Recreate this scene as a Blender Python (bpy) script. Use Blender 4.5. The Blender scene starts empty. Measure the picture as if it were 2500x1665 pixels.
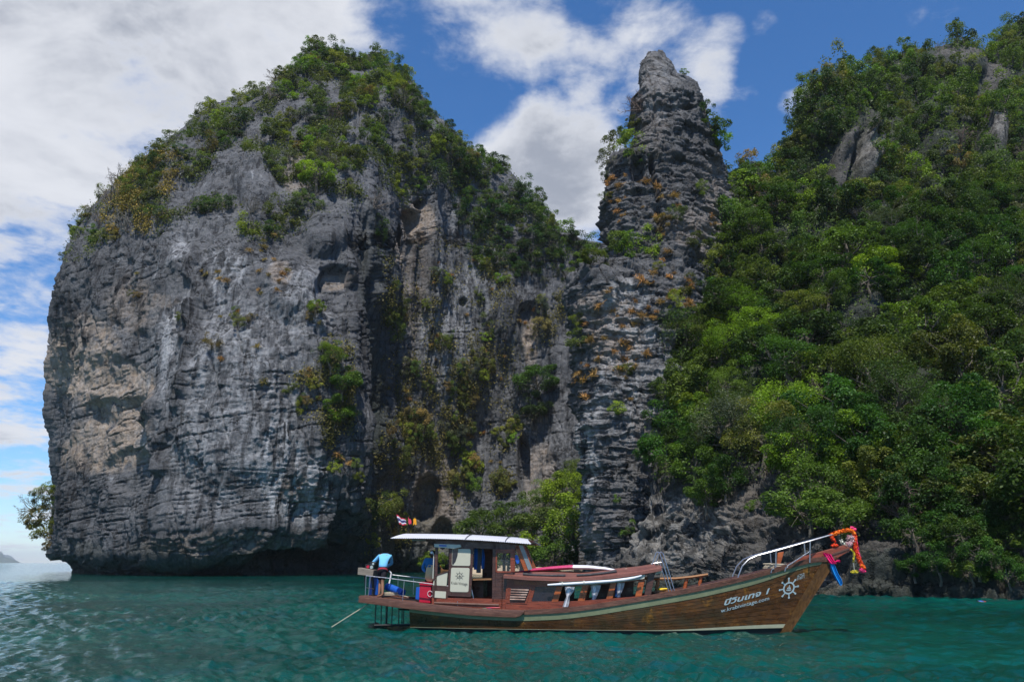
import bpy, bmesh, math, random
import numpy as np
from mathutils import Vector, Matrix

S = bpy.context.scene
COL = S.collection
random.seed(7)
RNG = np.random.default_rng(11)

# ------------------------------------------------------------------ camera
F, CX, CY, HZ, CAMZ = 1900.0, 1250.0, 832.5, 1373.0, 2.1      # survey of the photograph (2500 x 1665 frame)
PITCH = math.atan((HZ - CY) / F)
cam_data = bpy.data.cameras.new('camera')
cam_data.sensor_width = 36.0
cam_data.lens = F / 2500.0 * 36.0
cam_data.clip_start = 0.1
cam_data.clip_end = 60000.0
cam = bpy.data.objects.new('camera', cam_data)
COL.objects.link(cam)
cam.location = (0, 0, CAMZ)
cam.rotation_euler = (math.pi / 2 + PITCH, 0, 0)
S.camera = cam

# ------------------------------------------------------------------ world: Nishita sky with broken cloud
SUN_EL, SUN_AZ = math.radians(60), math.radians(180)   # azimuth clockwise from +Y: left, behind the camera
world = bpy.data.worlds.new('World')
S.world = world
world.cycles.sampling_method = 'MANUAL'
world.cycles.sample_map_resolution = 512
world.use_nodes = True
WN, WL = world.node_tree.nodes, world.node_tree.links
for n in list(WN):
    WN.remove(n)


def wnode(t, **k):
    n = WN.new(t)
    for a, v in k.items():
        setattr(n, a, v)
    return n


def wmath(op, a, b=None, clamp=False):
    n = wnode('ShaderNodeMath', operation=op, use_clamp=clamp)
    for i, v in enumerate((a, b)):
        if v is None:
            continue
        if isinstance(v, (int, float)):
            n.inputs[i].default_value = v
        else:
            WL.new(v, n.inputs[i])
    return n.outputs[0]


def wsmooth(v, a, b):
    n = wnode('ShaderNodeMapRange', interpolation_type='SMOOTHSTEP')
    WL.new(v, n.inputs['Value'])
    n.inputs['From Min'].default_value = a
    n.inputs['From Max'].default_value = b
    return n.outputs['Result']


sky = wnode('ShaderNodeTexSky', sky_type='NISHITA')
sky.sun_disc = False
sky.sun_elevation = SUN_EL
sky.sun_rotation = SUN_AZ
sky.air_density = 1.0
sky.dust_density = 0.0
sky.ozone_density = 10.0
SKY_STRENGTH = 0.1
tc = wnode('ShaderNodeTexCoord')
sep = wnode('ShaderNodeSeparateXYZ')
WL.new(tc.outputs['Generated'], sep.inputs[0])
dz = wmath('ADD', wmath('MAXIMUM', sep.outputs['Z'], 0.0), 0.16)
cx = wmath('DIVIDE', sep.outputs['X'], dz)
cy = wmath('DIVIDE', sep.outputs['Y'], dz)
comb = wnode('ShaderNodeCombineXYZ')
WL.new(cx, comb.inputs[0])
WL.new(cy, comb.inputs[1])


def wnoise(vec, scale, detail, rough, off=(0, 0, 0), dist=0.0):
    m = wnode('ShaderNodeMapping')
    m.inputs['Location'].default_value = off
    WL.new(vec, m.inputs[0])
    n = wnode('ShaderNodeTexNoise')
    n.inputs['Scale'].default_value = scale
    n.inputs['Detail'].default_value = detail
    n.inputs['Roughness'].default_value = rough
    n.inputs['Distortion'].default_value = dist
    WL.new(m.outputs[0], n.inputs['Vector'])
    return n.outputs['Fac']


n_big = wnoise(comb.outputs[0], 3.0, 10, 0.58, (3.1, 1.7, 0.4), 0.2)
n_fine = wnoise(comb.outputs[0], 10.0, 8, 0.62, (1.1, 5.7, 0.0), 0.3)
n_grey = wnoise(comb.outputs[0], 2.6, 8, 0.55, (8.2, 3.3, 2.0), 0.4)


def ray(px, py):
    u, v = (px - CX) / F, (CY - py) / F
    c, s = math.cos(PITCH), math.sin(PITCH)
    return (u, c - v * s, s + v * c)


# cloud banks: centre and half-width (degrees) of each one, as a soft coverage field; the last is unseen, added to take blue out of the ambient light
cover = None
for (px, py, r0, r1, amt) in ((250, 140, 3, 16, 0.27), (560, 60, 3, 12, 0.26), (100, 400, 2, 8, .20), (-700, 150, 8, 30, 0.22), (80, 600, .5, 4, .12),
                              (1330, 450, 1.5, 8.0, 0.30), (1290, 570, 2, 7, 0.24), (1200, 30, 1.5, 7.5, 0.17), (1660, 150, .5, 5, 0.16), (1760, 100, .3, 2.6, .15),
                              (1420, 215, .3, 2.4, 0.12), (1170, 170, .3, 3.4, 0.14), (1960, 260, .2, 2.4, 0.16), (1500, 60, .5, 5, .10), (1870, 60, .2, 1.6, .10),
                              (20, 1020, 1.0, 4.6, 0.20), (20, 1130, 1.0, 3.6, 0.16), (60, 930, .5, 3, .10), (1500, 150, 1, 12, .05), (800, 330, 2, 11, .16), (-2600, -900, 20, 70, .18)):
    d = Vector(ray(px, py)).normalized()
    dt = wnode('ShaderNodeVectorMath', operation='DOT_PRODUCT')
    WL.new(tc.outputs['Generated'], dt.inputs[0])
    dt.inputs[1].default_value = d
    m = wsmooth(dt.outputs['Value'], math.cos(math.radians(r1)), math.cos(math.radians(r0)))
    m = wmath('MULTIPLY', m, amt)
    cover = m if cover is None else wmath('MAXIMUM', cover, m)
dens = wmath('ADD', wmath('ADD', wmath('MULTIPLY', n_big, 0.75), wmath('MULTIPLY', n_fine, 0.25)), cover)
alpha = wsmooth(dens, 0.575, 0.755)
alpha = wmath('MULTIPLY', alpha, 0.96)
thick = wsmooth(dens, 0.66, 0.88)
cr = wnode('ShaderNodeMix', data_type='RGBA')
WL.new(wmath('MULTIPLY', wsmooth(n_grey, 0.38, 0.62), thick), cr.inputs['Factor'])
cr.inputs[6].default_value = (7.4, 7.6, 8.1, 1)
cr.inputs[7].default_value = (3.5, 3.8, 4.5, 1)
mixc = wnode('ShaderNodeMix', data_type='RGBA')
WL.new(alpha, mixc.inputs['Factor'])
hs = wnode('ShaderNodeHueSaturation')
hs.inputs['Saturation'].default_value = 1.10
hs.inputs['Value'].default_value = 1.5
WL.new(sky.outputs[0], hs.inputs['Color'])
WL.new(hs.outputs[0], mixc.inputs[6])
WL.new(cr.outputs[2], mixc.inputs[7])
bg = wnode('ShaderNodeBackground')
bg.inputs['Strength'].default_value = SKY_STRENGTH
WL.new(mixc.outputs[2], bg.inputs['Color'])
wo = wnode('ShaderNodeOutputWorld')
WL.new(bg.outputs[0], wo.inputs['Surface'])

# ------------------------------------------------------------------ sun, exposure
sun_data = bpy.data.lights.new('sun', 'SUN')
sun_data.energy = 5.0
sun_data.angle = math.radians(0.5)
sun_data.color = (1.0, 0.95, 0.87)
sun = bpy.data.objects.new('sun', sun_data)
COL.objects.link(sun)
SUN_DIR = Vector((math.sin(SUN_AZ) * math.cos(SUN_EL), math.cos(SUN_AZ) * math.cos(SUN_EL), math.sin(SUN_EL)))
sun.rotation_euler = (-SUN_DIR).to_track_quat('-Z', 'Y').to_euler()
sun.location = SUN_DIR * 300
S.view_settings.view_transform = 'Standard'
S.view_settings.look = 'None'
S.view_settings.exposure = 0.1
S.view_settings.gamma = 1.0
S.view_settings.use_curve_mapping = False
S.render.engine = 'CYCLES'
S.cycles.max_bounces = 4
S.cycles.diffuse_bounces = 2
S.cycles.glossy_bounces = 2
S.cycles.transmission_bounces = 4
S.cycles.transparent_max_bounces = 6
S.cycles.use_denoising = True
S.cycles.caustics_reflective = False
S.cycles.caustics_refractive = False


# ------------------------------------------------------------------ numeric helpers
def onY(px, py, Y):
    """world points on the sight lines of survey marks (px, py) at distance Y (arrays)"""
    u, v = (np.asarray(px) - CX) / F, (CY - np.asarray(py)) / F
    c, s = math.cos(PITCH), math.sin(PITCH)
    t = Y / (c - v * s)
    return np.stack([u * t, np.broadcast_to(Y, t.shape) * 1.0, CAMZ + t * (s + v * c)], -1)


def project(P):
    P = np.asarray(P, float)
    c, s = math.cos(PITCH), math.sin(PITCH)
    x, y, z = P[..., 0], P[..., 1], P[..., 2] - CAMZ
    w = y * c + z * s
    up = -y * s + z * c
    return CX + F * x / w, CY - F * up / w, w


_TAB = {}


def vnoise(x, y, z, seed=0):
    if seed not in _TAB:
        _TAB[seed] = np.random.default_rng(1000 + seed).random((64, 64, 64)).astype(np.float32)
    T = _TAB[seed]
    xi, yi, zi = np.floor(x), np.floor(y), np.floor(z)
    fx, fy, fz = x - xi, y - yi, z - zi
    fx, fy, fz = (f * f * f * (f * (f * 6 - 15) + 10) for f in (fx, fy, fz))
    a, b, c = (v.astype(np.int64) & 63 for v in (xi, yi, zi))
    a1, b1, c1 = (a + 1) & 63, (b + 1) & 63, (c + 1) & 63
    l = lambda p, q, t: p + (q - p) * t
    return l(l(l(T[a, b, c], T[a1, b, c], fx), l(T[a, b1, c], T[a1, b1, c], fx), fy),
             l(l(T[a, b, c1], T[a1, b, c1], fx), l(T[a, b1, c1], T[a1, b1, c1], fx), fy), fz) * 2 - 1


def fbm(x, y, z, oct=4, seed=0, gain=0.5, ridged=False):
    s, a, tot = 0, 1.0, 0
    for i in range(oct):
        n = vnoise(x, y, z, (seed + i) % 12)
        s = s + a * ((1 - 2 * np.abs(n)) if ridged else n)
        tot += a
        a *= gain
        x, y, z = x * 2.03 + 5.1, y * 2.03 + 1.7, z * 2.03 + 9.2
    return s / tot


def hash3(i, j, k, seed=0):
    if seed not in _TAB:
        vnoise(np.zeros(1), np.zeros(1), np.zeros(1), seed)
    return _TAB[seed][i.astype(np.int64) & 63, j.astype(np.int64) & 63, k.astype(np.int64) & 63] * 2 - 1


def sstep(x, a, b):
    t = np.clip((x - a) / (b - a), 0, 1)
    return t * t * (3 - 2 * t)


def interp_tab(v, tab):
    t = sorted(tab)
    return np.interp(v, [q[0] for q in t], [q[1] for q in t])


def bilin(px, py, cols, rows, V):
    """bilinear lookup in a control table V[row][col]"""
    V = np.asarray(V, float)
    fc = np.interp(px, cols, np.arange(len(cols)))
    fr = np.interp(py, rows, np.arange(len(rows)))
    c0 = np.clip(np.floor(fc).astype(int), 0, len(cols) - 2)
    r0 = np.clip(np.floor(fr).astype(int), 0, len(rows) - 2)
    tc_, tr = fc - c0, fr - r0
    tc_, tr = tc_ * tc_ * (3 - 2 * tc_) * .6 + tc_ * .4, tr * tr * (3 - 2 * tr) * .6 + tr * .4
    return (V[r0, c0] * (1 - tc_) + V[r0, c0 + 1] * tc_) * (1 - tr) + (V[r0 + 1, c0] * (1 - tc_) + V[r0 + 1, c0 + 1] * tc_) * tr


# ------------------------------------------------------------------ object helpers
def tag(o, label=None, cat=None, group=None, kind=None):
    for k, v in (('label', label), ('category', cat), ('group', group), ('kind', kind)):
        if v:
            o[k] = v
    return o


def link(name, data, mat=None, parent=None, smooth=False):
    o = bpy.data.objects.new(name, data)
    COL.objects.link(o)
    if mat is not None and data is not None and not data.materials:
        for m in (mat if isinstance(mat, (list, tuple)) else [mat]):
            data.materials.append(m)
    if parent is not None:
        o.parent = parent
    if smooth and data is not None:
        data.polygons.foreach_set('use_smooth', [True] * len(data.polygons))
    return o


def empty(name, loc=(0, 0, 0), rz=0.0, parent=None):
    o = bpy.data.objects.new(name, None)
    COL.objects.link(o)
    o.location = loc
    o.rotation_euler = (0, 0, rz)
    o.empty_display_size = 0.2
    if parent is not None:
        o.parent = parent
    return o


def np_mesh(name, V, Fq):
    """mesh from vertex array and an (n, 3) or (n, 4) face array"""
    V = np.asarray(V, np.float32).reshape(-1, 3)
    Fq = np.asarray(Fq, np.int32)
    me = bpy.data.meshes.new(name)
    me.vertices.add(len(V))
    me.vertices.foreach_set('co', V.ravel())
    k = Fq.shape[1]
    me.loops.add(Fq.size)
    me.loops.foreach_set('vertex_index', Fq.ravel())
    me.polygons.add(len(Fq))
    me.polygons.foreach_set('loop_start', np.arange(0, Fq.size, k, dtype=np.int32))
    me.polygons.foreach_set('loop_total', np.full(len(Fq), k, np.int32))
    me.update(calc_edges=True)
    me.validate(clean_customdata=False)
    return me


def grid_faces(nr, nc, flip=False):
    i = np.arange(nr - 1)[:, None] * nc + np.arange(nc - 1)[None, :]
    q = np.stack([i, i + 1, i + nc + 1, i + nc], -1).reshape(-1, 4)
    return q[:, ::-1] if flip else q


def color_attr(me, name, C):
    a = me.color_attributes.new(name, 'FLOAT_COLOR', 'POINT')
    C = np.asarray(C, np.float32)
    if C.shape[1] == 3:
        C = np.concatenate([C, np.ones((len(C), 1), np.float32)], 1)
    a.data.foreach_set('color', C.ravel())


def grid_normals(G):
    du = np.gradient(G, axis=1)
    dv = np.gradient(G, axis=0)
    n = np.cross(du, dv)
    return n / np.maximum(np.linalg.norm(n, axis=-1, keepdims=True), 1e-9)


# ------------------------------------------------------------------ material helpers
class Mat:
    def __init__(self, name):
        self.m = bpy.data.materials.new(name)
        self.m.use_nodes = True
        self.N, self.L = self.m.node_tree.nodes, self.m.node_tree.links
        self.b = next(n for n in self.N if n.type == 'BSDF_PRINCIPLED')
        self.out = next(n for n in self.N if n.type == 'OUTPUT_MATERIAL')

    def n(self, t, **k):
        n = self.N.new(t)
        for a, v in k.items():
            setattr(n, a, v)
        return n

    def put(self, sock, v):
        if isinstance(v, bpy.types.NodeSocket):
            self.L.new(v, sock)
        elif isinstance(v, (tuple, list)) and len(v) == 3 and sock.type == 'RGBA':
            sock.default_value = (*v, 1)
        else:
            sock.default_value = v

    def coord(self, scale=(1, 1, 1), kind='Object', loc=(0, 0, 0), rot=(0, 0, 0)):
        t = self.n('ShaderNodeTexCoord')
        mp = self.n('ShaderNodeMapping')
        mp.inputs['Scale'].default_value = scale
        mp.inputs['Location'].default_value = loc
        mp.inputs['Rotation'].default_value = rot
        self.L.new(t.outputs[kind], mp.inputs[0])
        return mp.outputs[0]

    def noise(self, vec, scale, detail=5, rough=0.55, dist=0.0, out='Fac'):
        n = self.n('ShaderNodeTexNoise')
        n.inputs['Scale'].default_value = scale
        n.inputs['Detail'].default_value = detail
        n.inputs['Roughness'].default_value = rough
        n.inputs['Distortion'].default_value = dist
        self.L.new(vec, n.inputs['Vector'])
        return n.outputs[out]

    def voro(self, vec, scale, feature='F1', out='Distance'):
        n = self.n('ShaderNodeTexVoronoi', feature=feature)
        n.inputs['Scale'].default_value = scale
        self.L.new(vec, n.inputs['Vector'])
        return n.outputs[out]

    def ramp(self, v, stops, interp='LINEAR'):
        r = self.n('ShaderNodeValToRGB')
        r.color_ramp.interpolation = interp
        e = r.color_ramp.elements
        while len(e) < len(stops):
            e.new(0.5)
        for el, (p, c) in zip(e, stops):
            el.position = p
            el.color = (*c, 1) if len(c) == 3 else c
        self.L.new(v, r.inputs[0])
        return r.outputs[0]

    def mix(self, f, a, b, mode='MIX'):
        n = self.n('ShaderNodeMix', data_type='RGBA', blend_type=mode)
        self.put(n.inputs[0], f)
        self.put(n.inputs[6], a)
        self.put(n.inputs[7], b)
        return n.outputs[2]

    def math(self, op, a, b=0.0, clamp=False):
        n = self.n('ShaderNodeMath', operation=op, use_clamp=clamp)
        self.put(n.inputs[0], a)
        self.put(n.inputs[1], b)
        return n.outputs[0]

    def smooth(self, v, a, b, lo=0.0, hi=1.0):
        n = self.n('ShaderNodeMapRange', interpolation_type='SMOOTHSTEP')
        self.put(n.inputs['Value'], v)
        n.inputs['From Min'].default_value = a
        n.inputs['From Max'].default_value = b
        n.inputs['To Min'].default_value = lo
        n.inputs['To Max'].default_value = hi
        return n.outputs['Result']

    def attr(self, name, out='Color'):
        a = self.n('ShaderNodeAttribute', attribute_name=name)
        return a.outputs[out]

    def sep(self, c):
        n = self.n('ShaderNodeSeparateColor')
        self.L.new(c, n.inputs[0])
        return n.outputs

    def bump(self, h, strength=0.5, dist=0.05, prev=None):
        b = self.n('ShaderNodeBump')
        b.inputs['Strength'].default_value = strength
        b.inputs['Distance'].default_value = dist
        self.L.new(h, b.inputs['Height'])
        if prev is not None:
            self.L.new(prev, b.inputs['Normal'])
        self.L.new(b.outputs[0], self.b.inputs['Normal'])
        return b.outputs[0]

    def set(self, **k):
        for a, v in k.items():
            self.put(self.b.inputs[a.replace('_', ' ')], v)
        return self


def srgb(r, g, b):
    f = lambda c: c / 12.92 if c <= 0.04045 else ((c + 0.055) / 1.055) ** 2.4
    return tuple(f(c / 255.0) for c in (r, g, b))
# ================================================================== SETTING: sea, rock, hills
def rock_material(name, dark, mid, pale, tan, stretch=0.16, bump_s=1.0):
    M = Mat(name)
    v = M.coord()
    vs = M.coord((1, 1, stretch))
    big = M.noise(v, 0.09, 4, 0.6)
    streak = M.noise(vs, 0.75, 6, 0.62, 0.6)
    fine = M.noise(v, 1.7, 8, 0.68)
    base = M.ramp(streak, [(0.33, dark), (0.46, mid), (0.60, mid), (0.72, pale)])
    base = M.mix(M.smooth(big, 0.45, 0.62, 0, 0.6), base, M.mix(0.5, dark, mid))
    drip = M.smooth(M.noise(M.coord((1, 1, stretch * .22)), 0.55, 6, 0.6, 0.3), 0.53, 0.64, 0, 0.7 if stretch < .3 else .3)
    base = M.mix(drip, base, tuple(c * 0.55 for c in dark))
    wv = M.n('ShaderNodeVectorMath', operation='MULTIPLY_ADD')
    M.L.new(M.noise(v, 0.5, 5, 0.6, 0, 'Color'), wv.inputs[0])
    wv.inputs[1].default_value = (1.6, 1.6, 1.6)
    M.L.new(M.coord((0.30, 0.30, 0.50)), wv.inputs[2])
    crack = M.smooth(M.voro(wv.outputs[0], 1.0, 'DISTANCE_TO_EDGE'), 0.0, 0.035)
    crack = M.math('MAXIMUM', crack, M.smooth(M.noise(v, 0.16, 3), 0.42, 0.55))
    base = M.mix(crack, tuple(c * 0.35 for c in dark), base)
    a = M.sep(M.attr('tint'))
    tn = M.math('MULTIPLY', a[0], M.smooth(M.noise(v, 0.42, 6, 0.62, 0.4), 0.32, 0.48), True)
    base = M.mix(tn, base, M.mix(M.noise(v, 0.9, 4), tan, tuple(c * 1.25 for c in pale)))
    base = M.mix(M.math('MULTIPLY', a[1], M.smooth(streak, 0.42, 0.6)), base, tuple(c * 1.5 for c in pale))
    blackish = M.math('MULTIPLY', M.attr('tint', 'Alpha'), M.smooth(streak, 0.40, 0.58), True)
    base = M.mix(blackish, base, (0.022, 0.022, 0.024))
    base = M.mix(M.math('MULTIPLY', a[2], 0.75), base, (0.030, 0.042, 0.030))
    base = M.mix(0.55, base, M.ramp(fine, [(0.25, (0.35, 0.35, 0.36)), (0.5, (0.95, 0.95, 0.95)), (0.75, (1.55, 1.52, 1.48))]), 'MULTIPLY')
    M.set(Base_Color=base, Roughness=0.93)
    M.b.inputs['Specular IOR Level'].default_value = 0.25
    h = M.math('ADD', M.math('MULTIPLY', fine, 1.0), M.math('MULTIPLY', M.voro(vs, 1.6, 'DISTANCE_TO_EDGE'), 0.35))
    h = M.math('ADD', h, M.math('MULTIPLY', M.noise(v, 6.0, 6, 0.7), 0.45))
    h = M.math('ADD', h, M.math('MULTIPLY', crack, 0.7))
    M.bump(h, 1.0, 0.5 * bump_s)
    return M.m


MR_KARST = rock_material('grey_limestone', (0.044, 0.045, 0.049), (0.132, 0.135, 0.144), (0.290, 0.296, 0.312), (0.43, 0.275, 0.135))
MR_SPIRE = rock_material('layered_limestone', (0.058, 0.058, 0.062), (0.132, 0.132, 0.137), (0.26, 0.26, 0.265), (0.30, 0.21, 0.14), 0.5)
MR_SHORE = rock_material('brown_shore_rock', (0.045, 0.043, 0.041), (0.112, 0.107, 0.100), (0.215, 0.207, 0.194), (0.32, 0.22, 0.13), 0.8)


def strata(x, y, z, thick, tilt, warp, seed, joint=3.0):
    """layered rock: offset of each bed, rounded at its bedding planes"""
    t = (z + tilt[0] * x + tilt[1] * y + warp * fbm(x / 14, y / 14, z / 14, 3, seed)) / thick
    t = t + 0.9 * vnoise(t * 0.31, x / 30, y / 30, seed + 3)
    k = np.floor(t)
    f = t - k
    wob = fbm(x / joint, y / joint, z / joint, 2, seed + 4)
    kk = k * 7 + 300
    blk = .55 * hash3(np.floor((x + 1.1 * joint * wob) / joint + .37 * k), np.floor(y / (joint * 1.6) + .6 * wob), kk, seed + 1) + .45 * vnoise(x / joint + 3.7 * k, y / joint, k * 5.37 + 0.5, seed + 1)
    blk2 = hash3(np.floor((x + joint * wob) / (joint * .36) - .61 * k), np.floor(y / (joint * .6)), kk + 3, seed + 2)
    edge = 0.5 + 0.5 * hash3(np.floor(x / joint + wob), np.floor(y / joint), kk, seed + 5)
    bulge = (1 - np.abs(2 * f - 1) ** 5.0) * (0.35 + edge)
    return blk, blk2, bulge


def extend_grid(G, left, right, top, q=1.0):
    """carry the visible face of a mass round its sides and over its top to its far side"""
    G = np.asarray(G)
    def cols(edge, sgn, n):
        out = []
        for k in range(1, n + 1):
            e = edge.copy()
            dy = (6 * k + 1.2 * k * k) * q
            e[:, 0] = e[:, 0] * (1 + dy / e[:, 1]) + sgn * (1.5 * k + 0.7 * k * k) * q
            e[:, 1] += dy
            out.append(e)
        return out
    if left:
        c = cols(G[:, 0], 1, left)[::-1]
        G = np.concatenate([np.stack(c, 1), G], 1)
    if right:
        c = cols(G[:, -1], -1, right)
        G = np.concatenate([G, np.stack(c, 1)], 1)
    if top:
        rows = []
        for k in range(1, top + 1):
            e = G[-1].copy()
            e[:, 1] += (4 * k + k * k) * q
            e[:, 2] -= 0.6 * k * k * q
            rows.append(e)
        G = np.concatenate([G, np.stack(rows, 0)], 0)
    return G


def blobs(px, py, lst):
    """soft coverage from a list of (x, y, rx, ry, amount)"""
    m = np.zeros_like(px)
    for (x, y, rx, ry, a) in lst:
        d = ((px - x) / rx) ** 2 + ((py - y) / ry) ** 2
        m = np.maximum(m, a * sstep(1.25 - d, 0.0, 0.75))
    return m


SC = 1.0617
sb = lambda lst: [(x * SC, y * SC, rx * SC, ry * SC, a) for (x, y, rx, ry, a) in lst]

# ---------------------------------------------------------------- the big karst on the left and the wall behind the cove
K_L = [(128, 770), (170, 700), (215, 625), (265, 515), (330, 430), (390, 330), (450, 280), (520, 220), (600, 168), (650, 142), (720, 118), (800, 112), (870, 94),
       (900, 92), (950, 100), (1050, 107), (1150, 112), (1250, 113), (1330, 106), (1355, 104), (1375, 120), (1392, 142), (1412, 150)]
K_R = [(128, 920), (180, 985), (220, 1015), (280, 1060), (340, 1110), (395, 1205), (450, 1265), (520, 1320), (570, 1368), (590, 1450), (605, 1560), (700, 1640), (1412, 1650)]
K_COLS = [90, 180, 300, 420, 600, 760, 850, 900, 930, 965, 1050, 1150, 1280, 1420, 1650]
K_ROWS = [120, 250, 400, 520, 640, 900, 1150, 1280, 1345, 1375, 1412]
K_Y = [
    [196, 194, 192, 190, 186, 184, 184, 184, 185, 186, 190, 196, 204, 210, 215],
    [188, 184, 178, 172, 164, 162, 163, 165, 167, 170, 178, 188, 200, 206, 212],
    [182, 172, 162, 152, 147, 149, 151, 154, 160, 168, 176, 184, 192, 200, 206],
    [178, 164, 150, 141, 137, 140, 144, 150, 160, 170, 177, 183, 188, 194, 200],
    [175, 158, 145, 135, 132, 136, 141, 148, 160, 171, 177, 182, 185, 188, 190],
    [171, 152, 138, 129, 127, 131, 137, 146, 160, 172, 178, 182, 182, 180, 176],
    [171, 152, 138, 128.5, 126, 131, 137, 147, 161, 173, 179, 182, 180, 174, 168],
    [171, 152, 138, 128, 126, 134, 142, 150, 163, 174, 180, 182, 178, 172, 165],
    [171, 152, 139, 129.5, 129, 138, 146, 153, 164, 174, 181, 183, 178, 172, 165],
    [174, 155, 142, 133, 133, 141, 148, 155, 166, 176, 183, 184, 179, 172, 165],
    [176, 157, 144, 136, 137, 143, 149, 156, 167, 177, 184, 185, 180, 172, 165]]


def build_karst():
    nu, nv = 640, 520
    py = np.interp(np.linspace(0, 1, nv), [0, .06, 1], [1412, 1330, 128])
    u = np.linspace(0, 1, nu)
    # more columns on the near buttress than on the far wall
    PXL, PXR = interp_tab(py, K_L), interp_tab(py, K_R)
    px = PXL[:, None] + (PXR - PXL)[:, None] * u[None, :]
    pyg = np.broadcast_to(py[:, None], px.shape)
    Y = bilin(px, pyg, K_COLS, K_ROWS, K_Y)
    e = np.clip((px - PXL[:, None]) / 60.0, 0, 1)
    Y = Y + 26 * (1 - np.sqrt(1 - (1 - e) ** 2))
    er = np.clip((PXR[:, None] - px) / 45.0, 0, 1)
    Y = Y + 22 * (1 - np.sqrt(1 - (1 - er) ** 2))
    G = onY(px, pyg, Y)
    G[0, :, 2] = -1.5
    G = extend_grid(G, 6, 4, 6)
    n = grid_normals(G)
    pxg, pyg, _ = project(G)
    x, y, z = G[..., 0], G[..., 1], G[..., 2]
    steep = sstep(1 - np.abs(n[..., 2]), 0.1, 0.5)
    d = 4.2 * fbm(x / 26, y / 26, z / 34, 3, 1)
    d += 1.5 * fbm(x / 7, y / 7, z / 12, 3, 4)
    # vertical fluting, strongest on the recessed wall and in the corner
    flu = 0.5 + 0.9 * sstep(pxg, 780, 900) * sstep(pyg, 380, 620)
    d += 0.95 * flu * fbm(x / 2.6, y / 2.6, z / 24, 4, 7, ridged=True) * steep
    # bedding cracks of the pale face
    t = (z - 0.17 * x + 1.6 * fbm(x / 15, y / 15, z / 15, 3, 2)) / 2.3
    fr = np.abs(t - np.floor(t) - 0.5) * 2
    cr_mask = sstep(vnoise(x / 5, y / 5, np.floor(t) * 2.7, 5), 0.0, 0.5)
    d -= 0.85 * sstep(fr, 0.84, 1.0) * cr_mask
    t2 = (z - 0.10 * x + 0.9 * fbm(x / 9, y / 9, z / 9, 3, 6)) / 0.75
    fr2 = np.abs(t2 - np.floor(t2) - 0.5) * 2
    low = sstep(pyg, 1050, 1230)
    d -= (0.12 + 0.36 * low) * sstep(fr2, 0.62, 1.0) * sstep(vnoise(x / 2.2, y / 2.2, np.floor(t2) * 1.7, 9), 0.05 - .2 * low, 0.6)
    jx = (x + 0.35 * z + 2.4 * fbm(x / 9, y / 9, z / 9, 3, 8)) / 5.5
    d -= 0.55 * sstep(np.abs(jx - np.floor(jx) - 0.5) * 2, 0.93, 1.0) * sstep(vnoise(x / 8, y / 8, z / 8, 3), 0.0, 0.4)
    d += 0.40 * fbm(x / 1.9, y / 1.9, z / 2.4, 3, 10) + 0.16 * fbm(x / .8, y / .8, z / .9, 2, 2, ridged=True)
    w1, w2 = fbm(x / 3, y / 3, z / 3, 2, 1), fbm(x / 4, y / 4, z / 4, 2, 5)
    d += 0.20 * hash3(np.floor((x + 2.2 * w1) / 2.4), np.floor(y / 4 + w2), np.floor((z - .17 * x + 2.0 * w2) / 1.5), 3) * sstep(vnoise(x / 12, y / 12, z / 12, 6), -.3, .4)
    d += 0.13 * hash3(np.floor((x + 1.2 * w2) / .9), np.floor(y / 2 + w1), np.floor((z - .15 * x + 1.1 * w1) / .6), 8) * sstep(vnoise(x / 7, y / 7, z / 7, 9), -.2, .5)
    # tufa curtains on the left, black with lichen
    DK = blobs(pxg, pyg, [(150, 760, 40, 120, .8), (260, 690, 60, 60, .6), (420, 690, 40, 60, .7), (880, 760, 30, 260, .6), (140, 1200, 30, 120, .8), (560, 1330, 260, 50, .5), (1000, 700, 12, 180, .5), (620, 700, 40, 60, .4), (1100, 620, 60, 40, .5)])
    for (tx, y0, y1, w, a) in ((470, 560, 980, 13, 2.0), (452, 700, 860, 20, 2.4), (440, 900, 1020, 15, 2.0), (372, 940, 1050, 18, 2.4), (415, 1010, 1170, 12, 2.0), (510, 620, 760, 9, 1.4),
                               (300, 640, 800, 10, 1.2), (250, 600, 760, 9, 1.0), (205, 700, 850, 10, 1.0), (150, 640, 800, 14, 1.0), (200, 1080, 1330, 16, 1.3), (340, 700, 820, 12, 1.4)):
        wob = 14 * vnoise(pyg / 55, tx * 1.0 + 0 * pyg, 0 * pyg, 2)
        g = np.exp(-((pxg - tx - wob) / w) ** 2) * sstep(pyg, y0, y0 + 60) * (1 - sstep(pyg, y1 - 25, y1))
        d += a * g * (0.65 + 0.6 * fbm(x / 1.2, y / 1.2, z / 4, 3, 3))
        DK = np.maximum(DK, 1.1 * np.sqrt(g))
    # caves, hollows and the undercut at sea level
    for (hx, hy, rx, ry, a) in ((990, 545, 22, 30, 7), (950, 600, 12, 45, 5), (1010, 505, 12, 14, 4), (740, 1362, 140, 38, 4), (830, 1300, 46, 60, 2),
                                (330, 1150, 70, 55, 1.2), (300, 1010, 90, 40, 1.0), (240, 910, 100, 50, .7), (1040, 1215, 34, 60, 5), (1080, 1310, 26, 40, 3), (935, 1180, 18, 60, 2),
                                (1275, 1130, 14, 80, 5), (820, 720, 55, 70, 2.5), (1120, 745, 10, 10, 2), (905, 900, 16, 220, 2.5), (900, 640, 16, 120, 2), (1290, 790, 26, 50, 3)):
        q = ((pxg - hx) / rx) ** 2 + ((pyg - hy) / ry) ** 2
        d -= a * sstep(1.3 - q + 0.5 * fbm(x / 4, y / 4, z / 5, 2, 1), 0.0, 0.9)
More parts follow.
